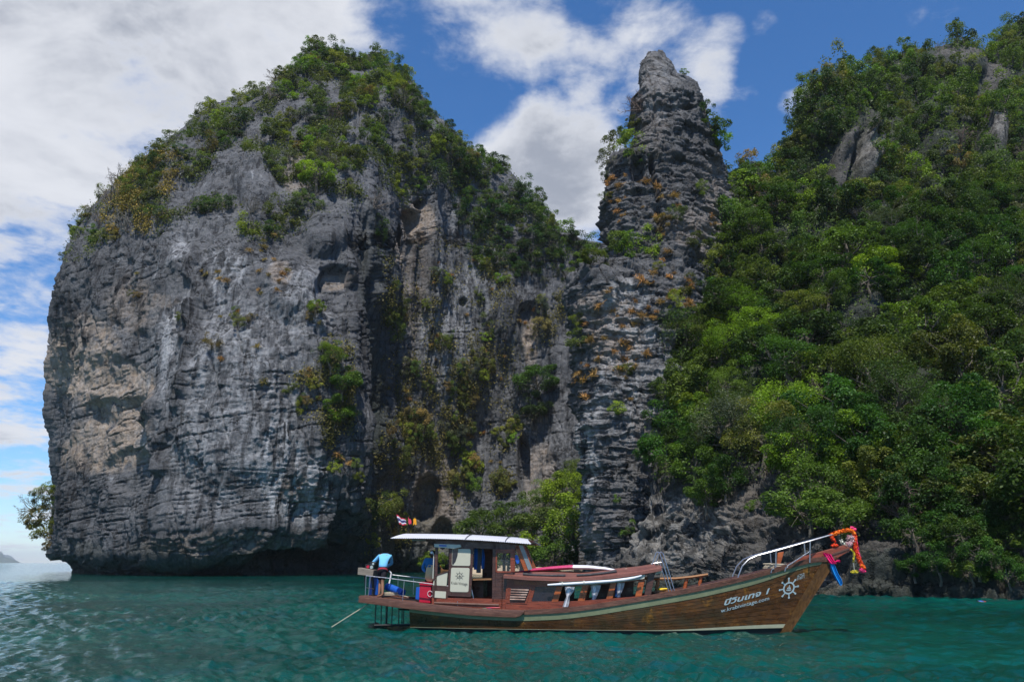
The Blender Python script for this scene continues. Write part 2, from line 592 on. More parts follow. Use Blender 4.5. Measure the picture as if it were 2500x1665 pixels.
    for (hx, hy, rx, ry, a) in ((700, 700, 70, 90, 2.2), (1045, 640, 34, 200, 4), (1120, 900, 60, 200, 3), (1230, 760, 30, 120, 2.5), (560, 1000, 160, 200, 2.0), (620, 420, 60, 70, 3), (800, 560, 60, 60, 3)):
        q = ((pxg - hx) / rx) ** 2 + ((pyg - hy) / ry) ** 2
        d += a * sstep(1.3 - q, 0.0, 1.1)
    sea = 1 - sstep(z, 0.0, 3.0)
    d -= 1.0 * sea
    G2 = G + n * d[..., None]
    G2[0, :, 2] = -2.0
    # stains: tan where fresh rock broke out, pale wash, algae near the dark notch
    T = blobs(pxg, pyg, sb([(150, 840, 85, 80, 1), (260, 900, 85, 80, 1), (230, 1040, 110, 50, .9), (190, 760, 60, 40, .7), (215, 800, 60, 60, .9), (250, 1010, 90, 60, .9), (330, 960, 40, 110, .9), (300, 700, 60, 70, .4),
                           (640, 640, 30, 40, .6), (780, 640, 40, 20, .6), (945, 520, 25, 60, .9), (890, 585, 20, 30, .9), (690, 1130, 50, 40, .6), (1220, 780, 20, 60, .8), (690, 380, 50, 60, .4),
                           (930, 640, 30, 200, .35), (1240, 1100, 40, 90, .5), (1000, 1150, 60, 120, .5), (520, 1240, 160, 30, .5), (700, 1250, 80, 40, .5), (330, 690, 80, 20, .4)]))
    Pl = blobs(pxg, pyg, sb([(420, 760, 60, 250, .7), (500, 900, 200, 300, .45), (640, 1080, 60, 130, .9), (700, 1120, 60, 90, .7), (700, 700, 60, 100, .5), (470, 620, 120, 60, .6), (1060, 620, 90, 160, .35), (1020, 800, 80, 140, .4)]))
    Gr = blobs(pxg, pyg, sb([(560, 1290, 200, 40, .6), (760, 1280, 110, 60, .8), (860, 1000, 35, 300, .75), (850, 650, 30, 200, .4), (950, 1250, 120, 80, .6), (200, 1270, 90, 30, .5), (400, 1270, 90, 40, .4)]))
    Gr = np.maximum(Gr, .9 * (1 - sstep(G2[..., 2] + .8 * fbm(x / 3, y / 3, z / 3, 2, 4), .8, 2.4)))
    nr, nc = G2.shape[:2]
    me = np_mesh('karst_cliff', G2, grid_faces(nr, nc, False))
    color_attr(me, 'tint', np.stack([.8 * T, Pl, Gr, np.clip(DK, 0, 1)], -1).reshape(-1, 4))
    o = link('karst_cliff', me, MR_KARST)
    tag(o, 'tall grey limestone karst with sheer sea cliff and bushy summit at left', kind='structure')
    return o, G2


KARST, KG = build_karst()

# ---------------------------------------------------------------- the slender rock spire
P_L = [(126, 1586), (134, 1577), (150, 1576), (158, 1568), (190, 1562), (240, 1558), (290, 1551), (335, 1550), (372, 1554), (378, 1500), (400, 1488), (450, 1482), (550, 1472), (600, 1468), (640, 1440), (690, 1408), (800, 1402),
       (900, 1410), (1000, 1414), (1100, 1424), (1200, 1432), (1300, 1438), (1380, 1448), (1440, 1452)]
P_R = [(126, 1612), (150, 1640), (178, 1656), (184, 1676), (200, 1698), (215, 1708), (250, 1712), (300, 1722), (350, 1742), (420, 1762), (500, 1772), (560, 1792), (640, 1812), (700, 1806), (760, 1790), (900, 1800), (1440, 1850)]


def build_spire():
    nu, nv = 250, 760
    py = np.linspace(1440, 126, nv)
    u = np.linspace(0, 1, nu)
    L, R = interp_tab(py, P_L), interp_tab(py, P_R)
    px = L[:, None] + (R - L)[:, None] * u
    pyg = np.broadcast_to(py[:, None], px.shape)
    Y = interp_tab(pyg, [(126, 105), (220, 101), (400, 98.5), (640, 95), (700, 92.5), (1000, 89), (1300, 86), (1440, 85)])
    Y = Y + 5 * np.clip((px - 1700) / 150, -0.3, 1)
    wl = np.maximum((R - L) * 0.24, 16)[:, None]
    for e in ((px - L[:, None]) / wl, (R[:, None] - px) / wl):
        e = np.clip(e, 0, 1)
        Y = Y + 0.12 * wl * (1 - np.sqrt(1 - (1 - e) ** 2))
    # the joint that splits the upper tower, and the ledge to its left
    G = onY(px, pyg, Y)
    G[0, :, 2] = -1.5
    G = extend_grid(G, 5, 5, 5, 0.22)
    n = grid_normals(G)
    pxg, pyg, _ = project(G)
    x, y, z = G[..., 0], G[..., 1], G[..., 2]
    d = 1.1 * fbm(x / 9, y / 9, z / 12, 3, 2) + 0.55 * fbm(x / 3, y / 3, z / 4, 3, 5)
    a, b, bul = strata(x, y, z, 0.95, (0.10, 0.05), 1.8, 3, 6.0)
    d += 0.48 * a + 0.20 * b + 0.22 * bul
    wq = fbm(x / 4, y / 4, z / 4, 2, 7)
    d += 0.34 * hash3(np.floor((x + 2.4 * wq) / 2.7), np.floor(y / 5), np.floor((z + .1 * x + 2.2 * wq) / 3.1), 5)
    d += 0.20 * hash3(np.floor((x - 1.6 * wq) / 1.3), np.floor(y / 3), np.floor((z + .1 * x - 1.5 * wq) / 1.6), 9)
    a, b, bul = strata(x, y, z, 0.36, (0.09, 0.05), 1.5, 6, 3.0)
    d += 0.22 * a + 0.12 * b + 0.13 * bul
    d += 0.26 * fbm(x / 0.9, y / 0.9, z / 0.7, 3, 8)
    for (hx, y0, y1, w, dep) in ((1590, 370, 500, 6, 2.2), (1604, 500, 600, 7, 1.8), (1588, 180, 300, 4, 0.7), (1640, 190, 240, 3, .5)):
        g = np.exp(-((pxg - hx - 0.12 * (pyg - y0) - 4 * vnoise(pyg / 22, 0 * pyg, 0 * pyg, 4)) / w) ** 2) * sstep(pyg, y0, y0 + 15) * (1 - sstep(pyg, y1 - 15, y1))
        d -= dep * g
    for (hx, hy, rx, ry, dep) in ((1555, 415, 22, 30, 2.2), (1700, 860, 55, 60, 4.5), (1500, 610, 70, 22, 1.4), (1655, 225, 40, 12, -0.8), (1660, 262, 45, 8, .7), (1600, 165, 30, 20, -.7), (1450, 720, 60, 60, -1.2), (1650, 600, 50, 60, -1.2)):
        q = ((pxg - hx) / rx) ** 2 + ((pyg - hy) / ry) ** 2
        d -= dep * sstep(1.3 - q, 0.0, 1.0)
    flut = fbm(x / 1.6, y / 1.6, z / 14, 3, 9, ridged=True)
    d += .35 * flut * sstep(pyg, 640, 800)
    d *= (0.45 + .55 * sstep(pyg, 150, 330))
    G2 = G + n * d[..., None]
    G2[0, :, 2] = -2
    T = blobs(pxg, pyg, sb([(1420, 780, 60, 90, .8), (1400, 720, 60, 40, .6), (1580, 770, 60, 60, .4), (1600, 540, 60, 60, .5), (1640, 440, 40, 90, .4), (1380, 1235, 20, 40, .7), (1520, 1010, 90, 60, .3), (1500, 250, 40, 120, .2)]))
    Pl = blobs(pxg, pyg, sb([(1450, 720, 60, 70, .8), (1500, 860, 100, 120, .6), (1370, 1080, 25, 160, .9), (1480, 960, 90, 80, .5), (1400, 900, 40, 90, .5), (1520, 200, 60, 80, .3)]))
    nr, nc = G2.shape[:2]
    me = np_mesh('rock_spire', G2, grid_faces(nr, nc))
    color_attr(me, 'tint', np.stack([T, Pl, 0 * T, 0 * T], -1).reshape(-1, 4))
    o = link('rock_spire', me, MR_SPIRE)
    tag(o, 'slender layered limestone spire rising behind the boat', kind='structure')
    return o, G2


SPIRE, SG = build_spire()

# ---------------------------------------------------------------- forested hill on the right, its rocky shore at the foot
H_TOP = [(1440, 1440), (1500, 1395), (1560, 1330), (1600, 1215), (1630, 1000), (1655, 760), (1680, 520), (1720, 470), (1800, 432), (1860, 392), (1905, 362), (1950, 338), (1974, 292), (1992, 236), (2018, 208), (2080, 206), (2104, 226), (2135, 172), (2180, 142), (2320, 116), (2400, 140), (2428, 146), (2452, 92), (2500, 36), (2750, -90), (3050, -160)]
H_COLS = [1440, 1560, 1700, 1850, 2000, 2200, 2400, 2550, 2800, 3050]
H_ROWS = [-200, 40, 120, 200, 350, 480, 600, 800, 1000, 1200, 1300, 1380, 1460]
H_Y = [
    [160, 160, 160, 160, 160, 165, 170, 170, 175, 180],
    [150, 150, 150, 150, 150, 155, 160, 158, 160, 165],
    [140, 140, 140, 140, 138, 146, 150, 148, 150, 155],
    [130, 130, 130, 130, 119, 132, 138, 136, 138, 140],
    [125, 124, 122, 117, 111, 119, 121, 118, 116, 118],
    [118, 116, 112, 108, 106, 109, 108, 106, 103, 104],
    [110, 106, 102, 98, 96, 95, 93, 91, 89, 90],
    [104, 98, 93, 87, 83, 80, 77, 75, 73, 74],
    [94, 90, 86, 78, 72, 68, 64, 62, 60, 60],
    [86, 82, 76.5, 69, 63, 59.5, 56, 54, 52, 52],
    [83, 79, 72.5, 65, 59.5, 56.5, 53, 51, 50, 50],
    [80, 76, 69.5, 62, 57, 54.5, 51, 50, 49, 49],
    [78, 74, 67.5, 60, 55, 52.5, 49, 48, 47, 47]]


def build_hill():
    nv = 380
    px1 = np.concatenate([np.linspace(1440, 2560, 430)[:-1], np.linspace(2560, 3050, 34)])
    nu = len(px1)
    top = interp_tab(px1, H_TOP)
    base = np.full_like(px1, 1475)
    s = np.linspace(0, 1, nv)
    sm = np.interp(s, [0, .5, 1], [0, 0, 1])                       # half of the rows on the shore rocks
    k0 = np.minimum(240, (base - top) * .5)
    pyg = base[None, :] - k0[None, :] * np.minimum(s * 2, 1)[:, None] + ((top - base) + k0)[None, :] * sm[:, None]
    px = np.broadcast_to(px1[None, :], pyg.shape)
    Y = bilin(px, pyg, H_COLS, H_ROWS, H_Y)
    er = np.clip((pyg - top[None, :]) / 40.0, 0, 1)
    Y = Y + 10 * (1 - np.sqrt(1 - (1 - er) ** 2))
    G = onY(px, pyg, Y)
    G[0, :, 2] = -1.5
    G = extend_grid(G, 0, 0, 8)
    n = grid_normals(G)
    pxg, pyg, _ = project(G)
    x, y, z = G[..., 0], G[..., 1], G[..., 2]
    d = 2.0 * fbm(x / 14, y / 14, z / 14, 3, 3) * sstep(z, 4, 14) + 0.6 * fbm(x / 4, y / 4, z / 4, 3, 6)
    a, b, bul = strata(x, y, z, 0.8, (-0.13, 0.04), 2.2, 4, 3.0)
    lowr = 1 - 0.6 * sstep(z, 8, 25)
    d += lowr * (0.45 * a + 0.26 * b + 0.32 * bul)
    a, b, bul = strata(x, y, z, 0.34, (-0.15, 0.04), 1.6, 7, 1.2)
    d += lowr * (0.24 * a + 0.16 * b + 0.18 * bul)
    d += 0.22 * fbm(x / 0.7, y / 0.7, z / 0.5, 3, 9)
    for (hx, hy, rx, ry, dep) in ((2103, 380, 38, 90, -4.0), (2036, 430, 20, 66, -2.5), (2425, 345, 34, 70, -4), (2330, 180, 70, 40, -3), (2100, 372, 9, 8, 2.5),
                                  (2035, 315, 58, 105, -4.0), (2150, 350, 26, 110, 4.5), (1885, 430, 34, 80, 4), (2290, 330, 60, 120, -3.5), (2365, 330, 22, 110, 3.5), (2230, 640, 80, 60, -3), (2080, 780, 90, 70, -3), (1950, 660, 50, 80, 3), (2330, 850, 60, 90, 3), (2240, 1412, 260, 26, -1.6), (2010, 1405, 90, 40, 1.4)):
        q = ((pxg - hx) / rx) ** 2 + ((pyg - hy) / ry) ** 2
        d -= dep * sstep(1.3 - q + .3 * fbm(x / 3, y / 3, z / 3, 2, 2), 0.0, 1.0)
    G2 = G + n * d[..., None]
    G2[0, :, 2] = -2
    T = blobs(pxg, pyg, [(1990, 1445, 80, 20, 1.0), (1800, 1250, 100, 50, .2), (2100, 1390, 60, 20, .5), (2470, 1400, 60, 60, .5)])
    Pl = blobs(pxg, pyg, [(1640, 1300, 160, 90, .7), (2080, 1400, 130, 30, .5), (2107, 400, 50, 70, .6), (2425, 345, 40, 60, .6)])
    Gr = blobs(pxg, pyg, [(2330, 1420, 280, 60, .75), (2150, 1440, 120, 14, .6)])
    Gr = np.maximum(Gr, .9 * (1 - sstep(G2[..., 2] + .4 * fbm(x / 2, y / 2, z / 2, 2, 4), .3, 1.1)))
    soil = sstep(z, 9, 16) * (1 - blobs(pxg, pyg, [(2103, 385, 42, 85, 1), (2036, 430, 24, 66, 1), (2425, 345, 36, 70, 1), (2320, 165, 60, 28, 1), (2420, 190, 40, 40, 1)]))
    Gr = np.maximum(Gr, .95 * soil)
    me = np_mesh('hillside', G2, grid_faces(*G2.shape[:2]))
    color_attr(me, 'tint', np.stack([T, Pl, Gr, 0 * T], -1).reshape(-1, 4))
    o = link('hillside', me, MR_SHORE)
    tag(o, 'steep forested hillside with layered brown rock at the waterline', kind='structure')
    return o, G2


HILL, HG = build_hill()

# ---------------------------------------------------------------- cove beach and far islands
def build_beach():
    xs = np.linspace(-34, 16, 90)
    ys = np.linspace(126, 192, 60)
    X, Yg = np.meshgrid(xs, ys)
    front = 150 + 3 * np.sin(xs / 5) + 34 * sstep(-xs, 4, 14)
    Z = np.clip((Yg - front[None, :]) * 0.055, -1.2, 2.6) + 0.10 * fbm(X / 3, Yg / 3, 0 * X, 3, 2)
    me = np_mesh('beach', np.stack([X, Yg, Z], -1), grid_faces(60, 90))
    M = Mat('pale_sand')
    v = M.coord()
    M.set(Base_Color=M.ramp(M.noise(v, 1.2, 6), [(0.3, (0.36, 0.29, 0.20)), (0.7, (0.52, 0.44, 0.33))]), Roughness=0.95)
    M.bump(M.noise(v, 6, 5), 0.4, 0.1)
    tag(link('beach', me, M.m, smooth=True), 'narrow sand beach in the cove below the cliff', kind='structure')


build_beach()


def build_islands():
    M = Mat('far_island_woods')
    v = M.coord()
    M.set(Base_Color=M.ramp(M.noise(v, 0.02, 6), [(0.3, (0.035, 0.06, 0.03)), (0.7, (0.10, 0.12, 0.07))]), Roughness=1.0)
    for k, (pxc, Yd, half, hh, seed, lab) in enumerate((
            (70, 7000, 62, 26, 1, 'nearer hazy wooded island on the horizon at far left'),
            (80, 10500, 50, 34, 5, 'farther blue island peak showing above the nearer one'),
            (-30, 10800, 62, 22, 8, 'low blue island at the left end of the horizon'))):
        xs = np.linspace(-1, 1, 80)
        ys = np.linspace(-1, 1, 24)
        A, B = np.meshgrid(xs, ys)
        wx = half * Yd / F
        hz = hh * Yd / F
        prof = np.maximum(0, 1 - np.abs(A) ** 2.2) * np.maximum(0, 1 - B ** 2)
        Zm = hz * prof * (0.72 + 0.55 * fbm(A * 3 + seed, B * 2, 0 * A + seed, 4, seed)) - 2
        X = (pxc - CX) / F * Yd / math.cos(PITCH) * 1.0 + A * wx
        me = np_mesh('island', np.stack([X, Yd + B * wx * 0.6, Zm], -1), grid_faces(24, 80))
        tag(link('island', me, M.m, smooth=True), lab, 'island', 'islands on the far horizon')


build_islands()


# ---------------------------------------------------------------- sea
def build_water():
    r = np.concatenate([np.geomspace(3, 12, 24)[:-1], np.geomspace(12, 62, 350)[:-1], np.geomspace(62, 130, 110)[:-1], np.geomspace(130, 320, 60)[:-1], np.geomspace(320, 14000, 42)])
    th = np.radians(np.concatenate([np.linspace(-88, -42, 20)[:-1], np.linspace(-42, 42, 580), np.linspace(42, 88, 20)[1:]]))
    R, T = np.meshgrid(r, th, indexing='ij')
    X, Y = R * np.sin(T), R * np.cos(T)
    gr = np.convolve(np.pad(np.gradient(r), 30, 'edge'), np.ones(61) / 61, 'valid')
    sp = 0.45 * gr[:, None] * np.ones_like(T) + 0.55 * R * np.gradient(th)[None, :]
    Z = np.zeros_like(X)
    rng = np.random.default_rng(4)
    wind = math.radians(200)
    gust = 0.75 + 0.5 * fbm(X / 11, Y / 11, 0 * X, 3, 2)
    for k in range(72):
        lam = 0.20 * (2.0 / 0.20) ** (rng.random() ** 1.1)
        a = wind + rng.normal(0, 0.75)
        amp = 0.0106 * lam ** 0.66
        kk = 2 * math.pi / lam
        ph = rng.random() * 6.28
        fade = sstep(lam / sp, 1.4, 4.5)
        arg = kk * (X * math.cos(a) + Y * math.sin(a)) + ph + 0.8 * vnoise(X / (lam * 5), Y / (lam * 5), 0 * X + k, k % 12)
        s = np.sin(arg)
        Z += amp * fade * (s + 0.28 * np.cos(2 * arg)) * gust
    me = np_mesh('water', np.stack([X, Y, Z], -1), grid_faces(len(r), len(th), True))
    M = Mat('green_sea')
    v = M.coord()
    va = M.coord((1, 1.0, 1), rot=(0, 0, 0.35))
    col = M.mix(M.smooth(M.noise(v, 0.05, 4, 0.6, 0.5), 0.38, 0.64), (0.0005, 0.035, 0.028), (0.0008, 0.072, 0.056))
    col = M.mix(M.smooth(M.noise(va, 0.55, 4, 0.6), 0.5, 0.75), col, (0.0008, 0.056, 0.066))
    M.set(Base_Color=col, Roughness=0.045, IOR=1.333)
    h1 = M.noise(va, 2.3, 6, 0.62, 0.5)
    h2 = M.noise(v, 8.5, 4, 0.6, 0.3)
    h0 = M.noise(M.coord((1, 1.3, 1)), 0.85, 4, 0.6, 0.4)
    M.bump(M.math('ADD', M.math('MULTIPLY', h0, 1.8), M.math('ADD', h1, M.math('MULTIPLY', h2, 0.15))), 1.0, 0.05)
    o = link('water', me, M.m, smooth=True)
    tag(o, 'choppy green sea', kind='structure')


build_water()


def build_haze():
    M = Mat('sea_air')
    vol = M.n('ShaderNodeVolumePrincipled')
    vol.inputs['Color'].default_value = (0.80, 0.88, 1.0, 1)
    vol.inputs['Density'].default_value = 0.000075
    vol.inputs['Anisotropy'].default_value = 0.1
    M.N.remove(M.b)
    M.L.new(vol.outputs[0], M.out.inputs['Volume'])
    s = 14500.0
    V = [(x, y, z) for x in (-s, s) for y in (-s, s) for z in (-4.0, 170.0)]
    me = bpy.data.meshes.new('haze')
    me.from_pydata(V, [], [(0, 1, 3, 2), (4, 6, 7, 5), (0, 4, 5, 1), (2, 3, 7, 6), (0, 2, 6, 4), (1, 5, 7, 3)])
    o = link('haze', me, M.m)
    tag(o, 'pale sea haze over the bay', kind='stuff')


build_haze()
# ================================================================== VEGETATION
class MB:
    """collects shapes for ONE mesh object"""
    def __init__(self):
        self.v, self.f, self.mi = [], [], []

    def add(self, V, Fs, mi=0):
        o = len(self.v)
        self.v += [tuple(map(float, p)) for p in V]
        self.f += [tuple(int(i) + o for i in f) for f in Fs]
        self.mi += [mi] * len(Fs)
        return self

    def box(self, c, s, mi=0, R=None):
        hx, hy, hz = s[0] / 2, s[1] / 2, s[2] / 2
        V = [(x, y, z) for x in (-hx, hx) for y in (-hy, hy) for z in (-hz, hz)]
        V = [Vector(p) for p in V]
        if R is not None:
            V = [R @ p for p in V]
        V = [p + Vector(c) for p in V]
        return self.add(V, [(0, 1, 3, 2), (4, 6, 7, 5), (0, 4, 5, 1), (2, 3, 7, 6), (0, 2, 6, 4), (1, 5, 7, 3)], mi)

    def tube(self, pts, rad, seg=8, mi=0, caps=True, squash=None):
        pts = [Vector(p) for p in pts]
        n = len(pts)
        if isinstance(rad, (int, float)):
            rad = [rad] * n
        V, Fs = [], []
        up = None
        for i, p in enumerate(pts):
            t = (pts[min(i + 1, n - 1)] - pts[max(i - 1, 0)])
            t = t.normalized() if t.length > 1e-9 else Vector((0, 0, 1))
            if up is None:
                up = Vector((0, 0, 1)) if abs(t.z) < 0.9 else Vector((0, 1, 0))
            a = t.cross(up)
            a = a.normalized() if a.length > 1e-6 else Vector((1, 0, 0))
            b = a.cross(t).normalized()
            up = b
            for k in range(seg):
                w = 2 * math.pi * k / seg
                ca, sa = math.cos(w), math.sin(w)
                if squash:
                    ca, sa = ca * squash[0], sa * squash[1]
                V.append(p + a * (rad[i] * ca) + b * (rad[i] * sa))
        for i in range(n - 1):
            for k in range(seg):
                k2 = (k + 1) % seg
                Fs.append((i * seg + k, i * seg + k2, (i + 1) * seg + k2, (i + 1) * seg + k))
        if caps:
            Fs.append(tuple(range(seg))[::-1])
            Fs.append(tuple((n - 1) * seg + k for k in range(seg)))
        return self.add(V, Fs, mi)

    def prism(self, poly, a, b, mi=0):
        """extrude polygon points (list of 3D) from offset vector a to offset b"""
        a, b = Vector(a), Vector(b)
        n = len(poly)
        V = [Vector(p) + a for p in poly] + [Vector(p) + b for p in poly]
        Fs = [tuple(range(n))[::-1], tuple(range(n, 2 * n))]
        for i in range(n):
            j = (i + 1) % n
            Fs.append((i, j, n + j, n + i))
        return self.add(V, Fs, mi)

    def grid(self, G, mi=0, flip=False):
        G = np.asarray(G)
        return self.add(G.reshape(-1, 3), grid_faces(G.shape[0], G.shape[1], flip), mi)

    def build(self, name, mat, parent=None, smooth=False, bevel=0.0):
        me = bpy.data.meshes.new(name)
        me.from_pydata(self.v, [], self.f)
        mats = mat if isinstance(mat, (list, tuple)) else [mat]
        for m in mats:
            me.materials.append(m)
        if len(mats) > 1:
            me.polygons.foreach_set('material_index', self.mi)
        bm = bmesh.new()
        bm.from_mesh(me)
        bmesh.ops.recalc_face_normals(bm, faces=bm.faces)
        if bevel:
            bmesh.ops.bevel(bm, geom=[e for e in bm.edges if len(e.link_faces) == 2 and e.calc_face_angle(0) > 0.5], offset=bevel, segments=2, affect='EDGES', profile=0.6, clamp_overlap=True)
        bm.to_mesh(me)
        bm.free()
        if smooth:
            me.polygons.foreach_set('use_smooth', [True] * len(me.polygons))
            try:
                me.set_sharp_from_angle(angle=math.radians(42))
            except Exception:
                pass
        o = bpy.data.objects.new(name, me)
        COL.objects.link(o)
        if parent is not None:
            o.parent = parent
        return o


def unit(v):
    return v / np.maximum(np.linalg.norm(v, axis=-1, keepdims=True), 1e-9)


def leaves(P, N, size, rng, aspect=0.5, jit=0.35):
    """one folded rhombus per leaf: points P, facing N"""
    n = len(P)
    a = rng.normal(size=(n, 3))
    a = unit(a - N * (a * N).sum(-1, keepdims=True))
    b = np.cross(N, a)
    s = (size * (1 + jit * rng.uniform(-1, 1, n)))[:, None]
    V = np.stack([P - a * s * .5, P + b * s * aspect * .5 + N * s * .08, P + a * s * .5 - N * s * .06, P - b * s * aspect * .5 + N * s * .08], 1)
    return V.reshape(-1, 3), np.arange(4 * n).reshape(-1, 4)


def leaf_material(name, trans=0.35, spec=0.35, rough=0.42):
    M = Mat(name)
    oi = M.n('ShaderNodeObjectInfo')
    a = M.sep(M.attr('leaf'))
    base = M.mix(1.0, oi.outputs['Color'], M.ramp(a[0], [(0.0, (0.45, 0.50, 0.42)), (0.5, (1, 1, 1)), (0.86, (1.35, 1.28, 1.0)), (1.0, (1.7, 1.45, 0.9))]), 'MULTIPLY')
    base = M.mix(1.0, base, M.ramp(a[1], [(0.0, (0.68, 0.72, 0.74)), (1.0, (1.3, 1.25, 1.1))]), 'MULTIPLY')
    M.set(Base_Color=base, Roughness=rough)
    M.b.inputs['Specular IOR Level'].default_value = spec
    tr = M.n('ShaderNodeBsdfTranslucent')
    M.L.new(M.mix(1.0, base, (1.25, 1.4, 0.55), 'MULTIPLY'), tr.inputs['Color'])
    mx = M.n('ShaderNodeMixShader')
    mx.inputs[0].default_value = trans
    M.L.new(M.b.outputs[0], mx.inputs[1])
    M.L.new(tr.outputs[0], mx.inputs[2])
    M.L.new(mx.outputs[0], M.out.inputs['Surface'])
    return M.m


M_LEAF = leaf_material('green_leaves', 0.32, 0.24, 0.5)
M_DRY = leaf_material('dry_leaves', 0.15, 0.1, 0.8)


def bark_material():
    M = Mat('grey_bark')
    v = M.coord((1, 1, 0.3))
    M.set(Base_Color=M.ramp(M.noise(v, 9, 6), [(0.3, (0.05, 0.042, 0.032)), (0.7, (0.15, 0.13, 0.105))]), Roughness=0.95)
    M.bump(M.noise(v, 20, 5), 0.5, 0.05)
    return M.m


M_BARK = bark_material()


def crown_mesh(seed, nclump, nleaf, lsize, R=(1, 1, .8), droop=0.0, aspect=0.5, gap=0.0, name='crown'):
    rng = np.random.default_rng(seed)
    c = unit(rng.normal(size=(nclump, 3)))
    c[:, 2] = np.where(c[:, 2] < -.2, c[:, 2] * .75, c[:, 2])
    c = c * (rng.uniform(0.45, 0.92, (nclump, 1))) * np.array(R)
    rc = rng.uniform(0.22, 0.42, nclump) * (1 - 0.25 * gap)
    Ps, Ns, A = [], [], []
    per = rng.dirichlet(np.full(nclump, 6.0)) * nleaf
    for i in range(nclump):
        m = int(per[i])
        d = unit(rng.normal(size=(m, 3)) + np.array([0, 0, 0.35]) + 0.55 * unit(c[i:i + 1]))
        p = c[i] + d * rc[i] * rng.uniform(0.45, 1.05, (m, 1)) * np.array([1, 1, 0.75])
        p[:, 2] -= droop * rng.random(m) ** 2 * (np.linalg.norm(p[:, :2], axis=1))
        Ps.append(p)
        Ns.append(unit(d * 0.45 + np.array([0, 0, 0.8]) + rng.normal(size=(m, 3)) * 0.42))
        tone = rng.random()
        A.append(np.stack([np.clip(rng.random(m) * .75 + rng.random(m) ** 6 * .3, 0, 1), np.full(m, tone), np.zeros(m)], -1))
    P, N, A = np.concatenate(Ps), np.concatenate(Ns), np.concatenate(A)
    V, Fq = leaves(P, N, np.full(len(P), lsize), rng, aspect)
    me = np_mesh(name, V, Fq)
    color_attr(me, 'leaf', np.repeat(A, 4, 0))
    return me, c


def limbs(mb, rng, targets, base_r, foot, mi=0, bend=0.15, sub=2):
    """a leaning trunk that forks towards the crown's clumps"""
    foot = Vector(foot)
    top = Vector(np.mean(targets, 0)) * 0.35
    pts = [foot.lerp(top, t) + Vector((bend * math.sin(3 * t + seed_ph), bend * .6 * math.cos(2.4 * t + seed_ph), 0)) * t * (1 - t) * 4 for seed_ph in (rng.random() * 6,) for t in np.linspace(0, 1, 6)]
    mb.tube(pts, [base_r * (1 - 0.5 * t) for t in np.linspace(0, 1, 6)], 7, mi)
    for t in targets:
        k = rng.uniform(0.45, 1.0)
        i = min(int(k * 5), 4)
        st = pts[i].lerp(pts[i + 1], k * 5 - i)
        e = Vector(t) * 0.95
        mid = st.lerp(e, 0.5) + Vector(rng.normal(size=3) * 0.08) + Vector((0, 0, -0.05))
        mb.tube([st, st.lerp(mid, .5) + Vector(rng.normal(size=3) * 0.02), mid, e], [base_r * .42, base_r * .32, base_r * .22, base_r * .06], 5, mi)
        for _ in range(sub):
            e2 = mid + (e - mid) * rng.uniform(.3, .9) + Vector(rng.normal(size=3) * 0.22)
            mb.tube([mid, mid.lerp(e2, .5) + Vector(rng.normal(size=3) * .04), e2], [base_r * .16, base_r * .10, base_r * .03], 4, mi)


TREES = []       # (crown mesh, trunk mesh)
for i, (nc, nl, ls, R, gap) in enumerate(((26, 6800, .072, (1, 1, .95), .3), (22, 6200, .078, (1.05, .95, .9), .6), (30, 7200, .070, (.95, 1.05, 1.05), .3),
                                          (46, 10500, .045, (1, 1, 1.0), 0), (34, 9000, .050, (1, 1, .92), .5), (26, 5200, .078, (1, .95, .85), .8))):
    me, cl = crown_mesh(50 + i, nc, nl, ls, R, gap=gap)
    me.materials.append(M_LEAF)
    mb = MB()
    r_ = np.random.default_rng(70 + i)
    limbs(mb, r_, cl[r_.permutation(len(cl))[:11]], 0.075, (0.05 * i - .1, 0.04, -1.15), bend=.12)
    t_o = mb.build('trunk', M_BARK)
    TREES.append((me, t_o.data))
    bpy.data.objects.remove(t_o)

SHRUBS = []      # one mesh each: foliage and twigs
for i, (nc, nl, ls, R, droop) in enumerate(((12, 1500, .115, (1, 1, .8), 0), (15, 1700, .105, (1, 1, 1.0), .1), (9, 1300, .125, (1.1, 1, .7), 0), (14, 1800, .10, (.9, .9, 1.15), .15), (11, 1500, .115, (.8, .8, 1.3), .5))):
    me, cl = crown_mesh(90 + i, nc, nl, ls, R, droop, name='shrub')
    mb = MB()
    r_ = np.random.default_rng(30 + i)
    limbs(mb, r_, cl[:6], 0.045, (0, 0, -0.9), bend=.1, sub=1)
    nV = len(me.vertices)
    co = np.empty(nV * 3, np.float32)
    me.vertices.foreach_get('co', co)
    at = np.empty(nV * 4, np.float32)
    me.color_attributes['leaf'].data.foreach_get('color', at)
    mb2 = MB()
    V2 = np.concatenate([co.reshape(-1, 3), np.array(mb.v, np.float32)])
    nf = nV // 4
    me2 = bpy.data.meshes.new('shrub')
    me2.from_pydata(V2.tolist(), [], [(4 * k, 4 * k + 1, 4 * k + 2, 4 * k + 3) for k in range(nf)] + [tuple(q + nV for q in f) for f in mb.f])
    me2.materials.append(M_LEAF)
    me2.materials.append(M_BARK)
    me2.polygons.foreach_set('material_index', [0] * nf + [1] * len(mb.f))
    color_attr(me2, 'leaf', np.concatenate([at.reshape(-1, 4), np.full((len(mb.v), 4), .5, np.float32)]))
    SHRUBS.append(me2)


